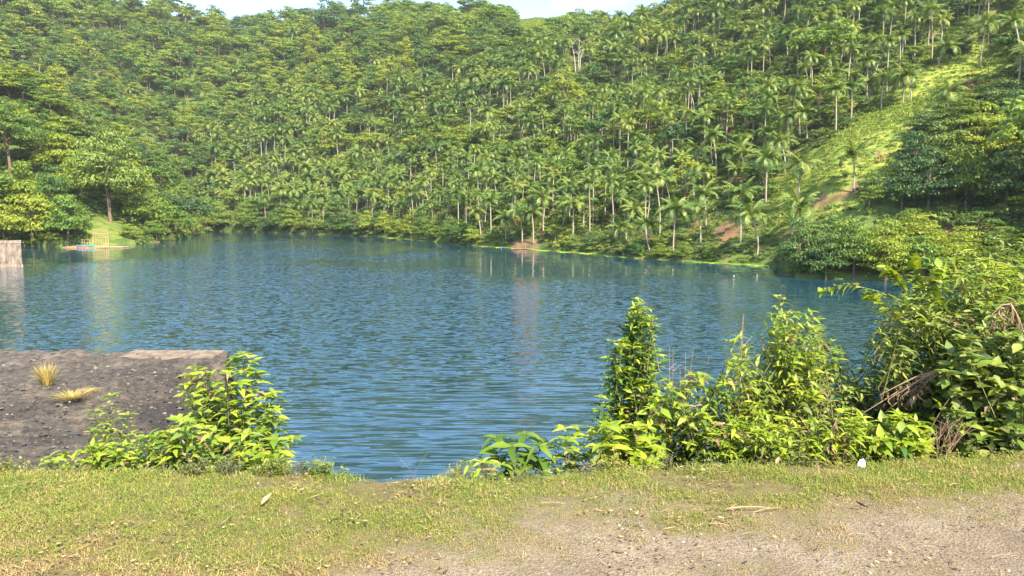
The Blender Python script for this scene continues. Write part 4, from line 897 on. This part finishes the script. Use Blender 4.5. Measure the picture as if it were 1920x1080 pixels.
def plant(name, label, cat, base, d, tips=None, poly=None, n=10, leaf=.1, shape='ovate', mat='weed', tipmat=None, t0=.45, gap=.035, dj=.25, stem='stem', rad=.005, bare=0, dead=0, seed=0, bow=.12, rosette=4, group=None, basez=None, maxlen=None, lat=.7):
    """stems leave the root and reach real points of the plant's volume; leaves stand alternately along them"""
    global NL
    kf = 1.02 if seed >= 9 else 1.2; leaf *= kf; rad *= .8; n = int(n * (1.7 if seed >= 9 else 1.3)); rg = random.Random(seed + 1000); bx = (base - 960) / F * d; bz = float(gz(bx, d)) if basez is None else basez; B = Vector((bx, d, bz))
    t = thing(name, label, cat, B, group); T = list(tips or [])
    if poly: T += tip_points(poly, n, rg)
    sg = Geo(); LV = []
    for i, (px, py) in enumerate(T):
        dd = d + rg.uniform(-dj, dj); E = at_y(px, py, dd) - B; s = Vector((rg.uniform(-.05, .05), rg.uniform(-.05, .05), -.05))
        if maxlen and i % 7 and (E - s).length > maxlen: s = E + ((s - E).normalized() * .55 + Vector((rg.uniform(-lat, lat), rg.uniform(-.2, .5), -.25))).normalized() * maxlen
        tq = .12 if (maxlen and i % 7) else t0; L = (E - s).length; mid = s.lerp(E, .55) + Vector((rg.uniform(-1, 1) * bow * L * .5, rg.uniform(-.5, .5) * bow * L, bow * L * .6))
        cv_ = lambda q: s.lerp(mid, q).lerp(mid.lerp(E, q), q)
        pts = [cv_(k / 7) for k in range(8)]; sg.tube(pts, [rad * (1.1 - .8 * k / 7) for k in range(8)], 4)
        is_bare = i < bare; isd = bare <= i < bare + dead
        if is_bare: continue
        m_ = max(3, int(L * (1 - tq) / gap)); ph = rg.uniform(0, 6.28)
        for k in range(m_):
            q = tq + (1 - tq) * (k + rg.random() * .6) / m_; p_ = cv_(min(q, 1)); tg = (cv_(min(q + .02, 1.02)) - p_).normalized()
            u = tg.cross(Vector((.3, .1, 1))); u = u.normalized() if u.length > .1 else Vector((1, 0, 0)); w = tg.cross(u); a = ph + k * 2.5
            o_ = u * math.cos(a) + w * math.sin(a); dr = (o_ + tg * rg.uniform(.2, .8) + Vector((0, -.15, rg.uniform(-.35, .25)))).normalized()
            sz = leaf * rg.uniform(.6, 1.2) * (1.05 - .25 * q); pt = p_ + dr * leaf * .15
            mm_ = 'dry_leaf' if (isd or rg.random() < .03) else rg.choice(['olive', 'vine', 'lime']) if rg.random() < .16 else (tipmat if (tipmat and rg.random() < (q - .35) * 1.1) else mat); sh = 'dead' if mm_ == 'dry_leaf' else shape
            LV.append((pt, dr if not isd else Vector((dr.x * .4, dr.y * .4, -1)), sz, rg.uniform(-.5, .5), mm_, sh, sz / (B.y + pt.y)))
        for k in range(rosette):
            a = ph + k * 6.28 / max(rosette, 1); dr = Vector((math.cos(a), math.sin(a) - .1, .35)); mm_ = 'dry_leaf' if isd else (tipmat or mat)
            LV.append((E, dr.normalized(), leaf * rg.uniform(.55, .85), rg.uniform(-.3, .3), mm_, 'dead' if isd else shape, 1))
    link('stems', sg.mesh('stems', M[stem]), t)
    LV.sort(key=lambda q: -q[6])
    for (p_, dr, sz, ro, mm_, sh, _) in LV[:300]:
        o = D.objects.new('leaf', rg.choice(leaf_variants(sh, mm_))); C.collection.objects.link(o); o.parent = t; o.matrix_local = leaf_matrix(p_, dr, sz, ro); NL += 1
    if len(LV) > 300:
        V = []; Fs = []; rr = []; mi = []; names = []; b = 0
        for (p_, dr, sz, ro, mm_, sh, _) in LV[300:]:
            me = rg.choice(leaf_variants(sh, mm_)); A = np.array(leaf_matrix(p_, dr, sz, ro)); co = np.array([v.co for v in me.vertices])
            V.append(co @ A[:3, :3].T + A[:3, 3]); Fs.append(np.array([list(f.vertices) for f in me.polygons]) + b); b += len(co); rr += [rg.random()] * len(me.polygons)
            if mm_ not in names: names.append(mm_)
            mi += [names.index(mm_)] * len(me.polygons)
        me = mesh('leaves', np.concatenate(V), np.concatenate(Fs), [M[q] for q in names], rr, True); me.polygons.foreach_set('material_index', mi)
        link('leaves', me, t, kind='stuff')
    return t
BG = 'leafy plants growing along the bank'
# ------------------------------------------------------------------ thin haze over the valley
def haze():
    g = Geo(); g.box((-900, -60, -8), (900, 900, 330)); m = D.materials.new('haze'); n, l = nodes(m)
    v = n.new('ShaderNodeVolumePrincipled'); v.inputs['Density'].default_value = .00011; v.inputs['Color'].default_value = (.86, .92, 1.0, 1); v.inputs['Anisotropy'].default_value = .2
    o = n.new('ShaderNodeOutputMaterial'); l.new(v.outputs[0], o.inputs['Volume']); link('haze', g.mesh('haze', m), None, kind='stuff')
haze()
#@@PLANTS
plant('leafy_shrub', 'bright lime shrub growing beside the right edge of the concrete pier', 'shrub', 440, 7.4, tips=[(455, 664), (440, 672), (470, 680), (425, 700), (365, 690), (352, 705), (350, 722), (385, 700), (400, 720), (480, 700), (450, 720), (515, 738), (500, 765), (470, 755), (430, 760), (405, 755), (548, 822), (520, 790), (490, 810), (450, 815), (530, 835), (475, 835), (500, 745), (460, 790), (430, 785), (420, 735), (380, 740), (515, 770)],
      leaf=.13, shape='ovate', mat='weed', tipmat='lime', t0=.62, gap=.022, dj=.35, rad=.010, seed=1, rosette=6, group=BG)
plant('leafy_shrub', 'slender upright weed with narrow leaves left of the lime shrub', 'weed', 215, 5.7, tips=[(208, 742), (178, 770), (240, 778), (196, 795), (225, 810), (172, 810), (250, 815)], leaf=.085, shape='lance', mat='weed', tipmat='lime', t0=.3, gap=.016, dj=.12, seed=2, group=BG)
plant('leafy_shrub', 'rounded heap of broad yellow green leaves at the foot of the pier', 'shrub', 340, 5.5, poly=[(262, 870), (275, 800), (330, 782), (395, 798), (440, 830), (455, 872)], n=34, leaf=.10, shape='ovate', mat='weed', tipmat='lime', t0=.35, gap=.028, dj=.3, seed=3, group=BG)
plant('leafy_shrub', 'low spreading plant with small leaves at far left of the verge', 'weed', 185, 5.35, poly=[(72, 868), (100, 850), (165, 832), (270, 828), (300, 868)], n=26, leaf=.085, shape='ovate', mat='weed', tipmat='lime', t0=.3, gap=.024, dj=.2, seed=4, group=BG)
plant('broad_leaf_plant', 'young plant with large pale upright leaves below the lime shrub', 'plant', 478, 5.3, tips=[(440, 830), (462, 815), (485, 838), (515, 825), (525, 850), (450, 855), (500, 855)], leaf=.14, shape='ovate', mat='lime', t0=.5, gap=.05, dj=.15, seed=5, rosette=4, group=BG)
plant('broad_leaf_plant', 'low arching long leaves leaning left over the grass edge', 'plant', 925, 5.0, tips=[(858, 884), (880, 872), (905, 868), (940, 872)], leaf=.17, shape='long', mat='broad', tipmat='lime', t0=.45, gap=.05, dj=.1, seed=6, group=BG)
plant('broad_leaf_plant', 'dark plant with large drooping leaves against the water', 'plant', 965, 5.1, tips=[(928, 822), (985, 815), (958, 838), (1012, 838), (945, 858), (990, 858), (1008, 868), (925, 862)], leaf=.165, shape='big', mat='broad', t0=.45, gap=.055, dj=.15, seed=7, rosette=5, group=BG)
plant('leafy_shrub', 'small bright green shrub between the dark drooping plant and the pillar shrub', 'shrub', 1070, 5.1, tips=[(1055, 806), (1080, 802), (1102, 822), (1045, 832), (1070, 845), (1106, 850), (1040, 860), (1085, 865), (1062, 825)], leaf=.10, shape='ovate', mat='weed', tipmat='lime', t0=.3, gap=.03, dj=.15, seed=8, group=BG)
plant('pillar_shrub', 'tall narrow pillar of vine leaves standing against the lake', 'shrub', 1168, 5.6, tips=[(1196, 562), (1200, 570), (1214, 580), (1192, 582), (1205, 590), (1228, 612), (1224, 600), (1180, 600), (1236, 668), (1232, 690), (1148, 640), (1140, 672), (1128, 745), (1116, 772), (1138, 700), (1222, 725)], poly=[(1194, 570), (1216, 590), (1222, 625), (1216, 660), (1226, 690), (1208, 740), (1190, 830), (1128, 830), (1122, 780), (1146, 740), (1158, 690), (1150, 660), (1172, 625), (1176, 590)], n=46, leaf=.082, shape='ovate', mat='vine', tipmat='lime', t0=.80, gap=.020, dj=.14, rad=.005, seed=9, bow=.04, rosette=5, group=BG, maxlen=.42, lat=.22)
plant('leafy_shrub', 'vivid yellow green plant with large leaves at the foot of the pillar shrub', 'plant', 1165, 5.0, poly=[(1112, 800), (1150, 790), (1215, 800), (1240, 850), (1215, 880), (1130, 878)], n=16, leaf=.14, shape='ovate', mat='lime', tipmat='lime', t0=.4, gap=.04, dj=.15, seed=10, group=BG)
plant('leafy_shrub', 'tangle of pale weeds with reddish dead tips right of the pillar shrub', 'weed', 1265, 5.4, poly=[(1205, 860), (1215, 760), (1245, 715), (1330, 690), (1350, 760), (1340, 865)], n=46, leaf=.095, shape='ovate', mat='weed', tipmat='lime', t0=.5, gap=.03, dj=.35, seed=11, dead=5, bare=5, maxlen=.5, group=BG)
plant('leafy_shrub', 'upright weed topped with a yellow leaf rosette and a bare crooked twig', 'weed', 1375, 5.3, tips=[(1393, 592), (1388, 610), (1385, 632), (1368, 640), (1400, 650), (1372, 680), (1395, 690), (1360, 720)], poly=[(1345, 860), (1350, 700), (1385, 650), (1415, 700), (1425, 860)], n=24, leaf=.095, shape='lance', mat='weed', tipmat='lime', t0=.4, gap=.026, dj=.2, seed=12, bare=2, maxlen=.6, group=BG)
plant('leafy_shrub', 'tallest upright weed before the lake, left of the round dark shrub', 'weed', 1470, 5.5, tips=[(1462, 556), (1470, 562), (1480, 585), (1450, 590), (1490, 610), (1470, 620), (1520, 585), (1530, 600), (1510, 620), (1535, 640)], poly=[(1435, 700), (1445, 600), (1480, 580), (1535, 600), (1540, 700)], n=26, leaf=.085, shape='lance', mat='weed', tipmat='lime', t0=.4, gap=.022, dj=.25, seed=13, maxlen=.6, group=BG)
plant('leafy_shrub', 'round dull green shrub with small dark leaves in front of the lake', 'shrub', 1540, 5.9, poly=[(1460, 780), (1470, 690), (1510, 645), (1565, 640), (1602, 690), (1610, 780)], n=60, leaf=.075, shape='ovate', mat='olive', tipmat='weed', t0=.5, gap=.024, dj=.35, seed=14, maxlen=.45, group=BG)
plant('leafy_shrub', 'low front weeds with pale spear leaves below the tall weeds', 'weed', 1440, 4.95, poly=[(1330, 862), (1340, 800), (1430, 770), (1510, 790), (1530, 858)], n=42, leaf=.10, shape='lance', mat='weed', tipmat='lime', t0=.35, gap=.03, dj=.2, seed=15, maxlen=.4, dead=2, group=BG)
plant('leafy_shrub', 'leafy weeds with brown dead stalks in the middle of the tangle', 'weed', 1430, 5.5, poly=[(1330, 800), (1350, 720), (1440, 680), (1520, 700), (1560, 800)], n=44, leaf=.09, shape='ovate', mat='weed', tipmat='lime', t0=.5, gap=.03, dj=.3, seed=16, maxlen=.45, bare=7, dead=3, stem='stem_brown', group=BG)
plant('leafy_shrub', 'bright star leaved weeds beside the white scrap of litter', 'weed', 1580, 5.0, poly=[(1520, 856), (1530, 790), (1570, 765), (1640, 775), (1650, 852)], n=34, leaf=.095, shape='lance', mat='lime', tipmat='lime', t0=.35, gap=.03, dj=.2, seed=17, maxlen=.4, dead=2, group=BG)
plant('leafy_shrub', 'low lime weeds with hanging leaves left of the bare twiggy shrub', 'weed', 1690, 5.05, poly=[(1640, 852), (1645, 790), (1690, 775), (1735, 800), (1750, 848)], n=30, leaf=.11, shape='ovate', mat='weed', tipmat='lime', t0=.35, gap=.034, dj=.2, seed=18, maxlen=.4, group=BG)
plant('leafy_shrub', 'shadowy green growth filling the dip between the weeds and the big bush', 'shrub', 1650, 6.0, poly=[(1575, 800), (1590, 710), (1640, 690), (1740, 700), (1760, 800)], n=70, leaf=.08, shape='ovate', mat='olive', tipmat='weed', t0=.5, gap=.026, dj=.4, seed=19, maxlen=.45, group=BG)
plant('large_bush', 'left wing of the big bush with stacked drooping olive leaves', 'bush', 1760, 5.9, poly=[(1650, 730), (1640, 640), (1655, 590), (1700, 560), (1800, 550), (1830, 760)], n=95, leaf=.10, shape='lance', mat='olive', tipmat='weed', t0=.55, gap=.028, dj=.45, seed=20, maxlen=.5, group=BG)
plant('large_bush', 'topmost sprays of the big bush reaching over the headland', 'bush', 1810, 6.2, tips=[(1795, 462), (1830, 500), (1860, 520)], poly=[(1690, 590), (1700, 540), (1730, 490), (1760, 500), (1795, 455), (1830, 490), (1870, 470), (1960, 470), (1980, 620), (1740, 640)], n=80, leaf=.11, shape='lance', mat='weed', tipmat='lime', t0=.6, gap=.03, dj=.45, seed=21, maxlen=.55, group=BG)
plant('large_bush', 'front of the big bush with large rounded dark leaves', 'bush', 1850, 5.35, poly=[(1745, 840), (1760, 720), (1790, 640), (1860, 610), (1960, 610), (1980, 840)], n=80, leaf=.115, shape='round', mat='olive', tipmat='weed', t0=.55, gap=.045, dj=.35, seed=22, maxlen=.5, group=BG)
plant('large_bush', 'brown tinged middle of the big bush with dead hanging leaves at right', 'bush', 1900, 5.7, poly=[(1790, 700), (1800, 590), (1860, 560), (1990, 560), (2000, 700)], n=64, leaf=.11, shape='ovate', mat='olive', tipmat='weed', t0=.5, gap=.04, dj=.35, seed=23, maxlen=.5, dead=14, group=BG)
plant('leafy_shrub', 'pale flowering topped spray at the right edge above the big bush', 'shrub', 1905, 7.0, poly=[(1852, 500), (1860, 440), (1885, 425), (1930, 440), (2000, 460), (1990, 540)], n=26, leaf=.10, shape='lance', mat='olive', tipmat='weed', t0=.6, gap=.035, dj=.3, seed=24, maxlen=.6, group=BG)
plant('large_bush', 'continuation of the big bush beyond the right edge of view', 'bush', 2060, 5.8, poly=[(1930, 840), (1940, 560), (2040, 480), (2160, 560), (2160, 840)], n=70, leaf=.12, shape='ovate', mat='olive', tipmat='weed', t0=.55, gap=.04, dj=.5, seed=25, maxlen=.5, group=BG)
plant('leafy_shrub', 'dark leafy fill low under the big bush at right', 'shrub', 1800, 5.6, poly=[(1700, 850), (1720, 760), (1800, 740), (1920, 740), (2000, 846)], n=60, leaf=.085, shape='ovate', mat='vine', t0=.5, gap=.03, dj=.3, seed=26, maxlen=.4, rosette=3, group=BG)
# arching branch with rows of leaves reaching left over the water
def branch():
    d = 5.6; B = at_y(1840, 640, d); t = thing('arching_branch_shrub', 'long arching branch of paired leaves reaching left over the water', 'branch', B, BG)
    paths = [[(1840, 640), (1770, 600), (1700, 568), (1640, 545), (1590, 532), (1540, 543)], [(1840, 640), (1760, 590), (1700, 548), (1680, 520), (1660, 500)], [(1840, 640), (1770, 610), (1700, 600), (1650, 570), (1625, 548)], [(1800, 615), (1750, 560), (1720, 520), (1715, 480)], [(1820, 620), (1760, 570), (1745, 530), (1760, 500)]]
    rg = random.Random(4); sg = Geo()
    for j, P_ in enumerate(paths):
        dd = d + [.0, .2, -.15, .3, .1][j]; pts = [at_y(a, b, dd) - B for a, b in P_]
        fine = []
        for i in range(len(pts) - 1):
            for k in range(5): fine.append(pts[i].lerp(pts[i + 1], k / 5))
        fine.append(pts[-1]); sg.tube(fine, [.009 * (1 - .8 * i / len(fine)) for i in range(len(fine))], 4)
        L0 = 5 if j == 0 else 4; n_ = 46
        for k in range(n_):
            q = .18 + .82 * k / n_; f = q * (len(fine) - 1); i = min(int(f), len(fine) - 2); p_ = fine[i].lerp(fine[i + 1], f - i); tg = (fine[i + 1] - fine[i]).normalized(); sd_ = 1 if k % 2 else -1
            dr = (tg * .6 + Vector((-.1, 0, 1)).cross(tg).normalized() * sd_ * .5 + Vector((0, -.1, .35 * sd_ + rg.uniform(-.5, .1)))).normalized()
            o = D.objects.new('leaf', rg.choice(leaf_variants('round', 'lime' if q > .75 or rg.random() < .3 else ('weed' if rg.random() < .6 else 'olive')))); C.collection.objects.link(o); o.parent = t; o.matrix_local = leaf_matrix(p_, dr, rg.uniform(.06, .10), rg.uniform(-.5, .5))
    link('stems', sg.mesh('stems', M['stem']), t)
branch()
# dead hanging leaf bunches and bare sticks
def dead_bunch(label, pts_px, d, n, root):
    B = at_y(root[0], root[1], d); t = thing('dead_branch', label, 'dead branch', B); g = Geo(); rg = random.Random(n)
    for a, b in pts_px: E = at_y(a, b, d + rg.uniform(-.1, .1)) - B; g.tube([(0, 0, 0), E * .5 + Vector((0, 0, .03)), E], [.007, .005, .002], 4)
    link('sticks', g.mesh('sticks', M['stem_brown']), t)
    for k in range(n):
        a, b = rg.choice(pts_px); q = rg.uniform(.45, 1); p_ = (at_y(a, b, d + rg.uniform(-.1, .1)) - B) * q
        o = D.objects.new('dead_leaf', rg.choice(leaf_variants('dead', 'dry_leaf'))); C.collection.objects.link(o); o.parent = t; o.matrix_local = leaf_matrix(p_, Vector((rg.uniform(-.3, .3), rg.uniform(-.3, .3), -1)), rg.uniform(.035, .07), rg.uniform(-1, 1))
dead_bunch('fallen brown branch with a bunch of dead hanging leaves in the dip', [(1650, 740), (1665, 750), (1690, 735), (1700, 755), (1715, 745), (1680, 725), (1640, 790), (1610, 780)], 5.35, 60, (1770, 695))
dead_bunch('cluster of reddish dead leaves near the right edge of view', [(1860, 590), (1880, 610), (1900, 600), (1915, 620), (1850, 625), (1925, 640)], 5.3, 40, (1895, 570))
def sticks(name, label, cat, base, d, tips, rad=.004, forks=3, mat='stem_brown', seed=0):
    rg = random.Random(seed); bx = (base - 960) / F * d; B = Vector((bx, d, float(gz(bx, d)))); t = thing(name, label, cat, B)
    for px, py in tips:
        g = Geo(); E = at_y(px, py, d + rg.uniform(-.1, .1)) - B; m_ = E * .5 + Vector((rg.uniform(-.06, .06), 0, .02)); g.tube([(0, 0, -.03), m_, E], [rad, rad * .8, rad * .4], 4)
        for k in range(forks): s = m_.lerp(E, rg.uniform(0, .8)); g.tube([s, s + Vector((rg.uniform(-.09, .09), rg.uniform(-.05, .05), rg.uniform(.03, .10)))], [rad * .5, rad * .25], 3)
        link('twig', g.mesh('twig', M[mat]), t)
sticks('bare_twig_shrub', 'small leafless twiggy shrub at the grass edge below the big bush', 'shrub', 1782, 4.93, [(1755, 800), (1765, 790), (1775, 782), (1788, 790), (1800, 800), (1812, 806), (1822, 800), (1745, 815), (1805, 790), (1770, 815)], .0030, 6, 'stem_brown', 3)
sticks('dead_twigs', 'thin bare reddish twigs rising from the weeds against the lake', 'twigs', 1290, 5.4, [(1255, 648), (1262, 655), (1285, 660), (1300, 652), (1275, 690), (1330, 668)], .0035, 4, 'stem_brown', 4)
sticks('dead_twigs', 'single crooked bare twig above the yellow leaf rosette', 'twigs', 1375, 5.2, [(1394, 588)], .005, 2, 'stem_brown', 5)
sticks('dry_stalk_bundle', 'dry brown stalks leaning between the bright star leaved weeds', 'twigs', 1530, 4.95, [(1545, 770), (1555, 765), (1530, 785), (1560, 775), (1540, 760)], .0035, 2, 'stem_brown', 6)
# thin seed stalks in front of the near water
sticks('grass_stalk', 'pair of hair thin seed stalks before the open water', 'grass stalks', 770, 4.6, [(735, 845), (800, 850)], .0012, 1, 'stem_brown', 8)
# dry tussocks on the pier
def tussock(px, py, h, nb, spread, label):
    d = (EYE - PZ) * F / (py - HOR); x = (px - 960) / F * d; p = Vector((x, d, PZ)); g = Geo(); rg = random.Random(px)
    for i in range(nb):
        a = rg.uniform(0, 6.28); r = spread * .3 * rg.random(); b = Vector((r * math.cos(a), r * math.sin(a), -.05)); dd = Vector((math.cos(a), math.sin(a), 0)); L = h * rg.uniform(.5, 1.15); e = b + dd * spread * rg.uniform(.2, 1) + Vector((0, 0, L)); s = Vector((-dd.y, dd.x, 0)) * .0035
        m_ = b.lerp(e, .55) + Vector((0, 0, L * .12)); g.add([b - s, b + s, m_ + s, m_ - s, e], [(0, 1, 2, 3), (3, 2, 4)], rg.random())
    t = thing('dry_grass_tuft', label, 'grass tuft', p); link('blades', g.mesh('blades', M['g_drytuft']), t, kind='stuff')
M['g_drytuft'] = leafmat('dry_tussock', [(0, (.30, .24, .07)), (.5, (.45, .36, .12)), (1, (.55, .42, .18))], .3, .7)
tussock(72, 722, .42, 260, .32, 'upright straw yellow grass tuft on the pier near the left edge')
tussock(118, 748, .12, 260, .45, 'flat straw coloured grass patch on the pier below the upright tuft')
tussock(150, 735, .06, 90, .35, 'sparse thin dry grass on the pier right of the flat patch')
# ------------------------------------------------------------------ litter on the verge
def on_ground(px, py, dz=0): p = at_z(px, py, GZ); return Vector((p.x, p.y, float(gz(p.x, p.y)) + dz))
def litter_leaf(px, py, size, rot, label, mat='dry_leaf', name='dead_leaf'):
    o = link(name, leaf_mesh(.45, -.35, .8, mat, .5, name), None, on_ground(px, py, .03)); o.scale = (size * .62, size * .8, size); o.rotation_euler = (.12, .1, rot); o['label'] = label; o['category'] = 'dead leaf'; return o
litter_leaf(1440, 866, .11, 1.2, 'largest curled red brown dead leaf at the grass edge'); litter_leaf(1428, 862, .08, 2.3, 'smaller brown dead leaf just left of the largest curled one'); litter_leaf(1455, 864, .09, -.6, 'brown dead leaf just right of the largest curled one')
litter_leaf(490, 958, .10, -.5, 'pale tan dead leaf lying alone in the left grass'); litter_leaf(1622, 957, .07, 1.5, 'dark brown dead leaf where grass meets bare earth'); litter_leaf(515, 893, .07, 1.6, 'small straw leaf on the grass below the lime shrub'); litter_leaf(1368, 942, .05, .3, 'small upright tan leaf scrap above the split bamboo')
M['litter_bamboo'] = noisemat('split_bamboo', [(.3, (.24, .16, .09)), (.7, (.42, .30, .18))], 6)
for (a, b, r, lab, nm) in [((1362, 958), (1442, 955), .011, 'longest pale split bamboo piece lying on the grass border', 'bamboo_piece'), ((1412, 964), (1466, 955), .006, 'thin bent straw stalk beside the split bamboo', 'straw_stalk'), ((1362, 959), (1376, 962), .007, 'short broken bamboo bit at the left end of the long piece', 'bamboo_piece'),
                           ((1330, 988), (1368, 991), .006, 'pale stick on the bare earth below the split bamboo', 'stick'), ((1590, 1008), (1618, 1007), .005, 'thin pale stick on the gravel below the dark leaf', 'stick'), ((1015, 955), (1060, 957), .005, 'thin straw stick where the grass thins in the middle', 'stick'), ((1780, 914), (1798, 911), .006, 'short pale stick in the right grass', 'stick'), ((1858, 1052), (1905, 1050), .004, 'dark thin twig on the gravel at lower right', 'stick')]:
    r *= .38; A = on_ground(*a, .022); B_ = on_ground(*b, .022); g = Geo(); c = (A + B_) / 2
    g.tube([A - c, (A - c) * .3 + Vector((0, .004, .006)), (B_ - c) * .4 + Vector((0, -.003, .008)), B_ - c], [r, r, r * .9, r * .6], 6); link(nm, g.mesh(nm, M['litter_bamboo']), None, c, label=lab, category='stick' if nm == 'stick' else nm.split('_')[0])
g = Geo(); rg = random.Random(3)
V = [(.028 * math.cos(a) * rg.uniform(.6, 1.35) * q,   .024 * math.sin(a) * rg.uniform(.7, 1.3) * q, z * rg.uniform(.7, 1.3)) for q, z in [(1, 0), (.85, .02), (.45, .036)] for a in [k * PI / 4 for k in range(8)]]
Fs = [(k * 8 + j, k * 8 + (j + 1) % 8, (k + 1) * 8 + (j + 1) % 8, (k + 1) * 8 + j) for k in range(2) for j in range(8)] + [tuple(range(16, 24))]
g.add(V, Fs); link('litter_scrap', g.mesh('litter_scrap', M['white']), None, on_ground(1617, 862, .02), label='crumpled white scrap of litter at the foot of the weeds', category='litter')
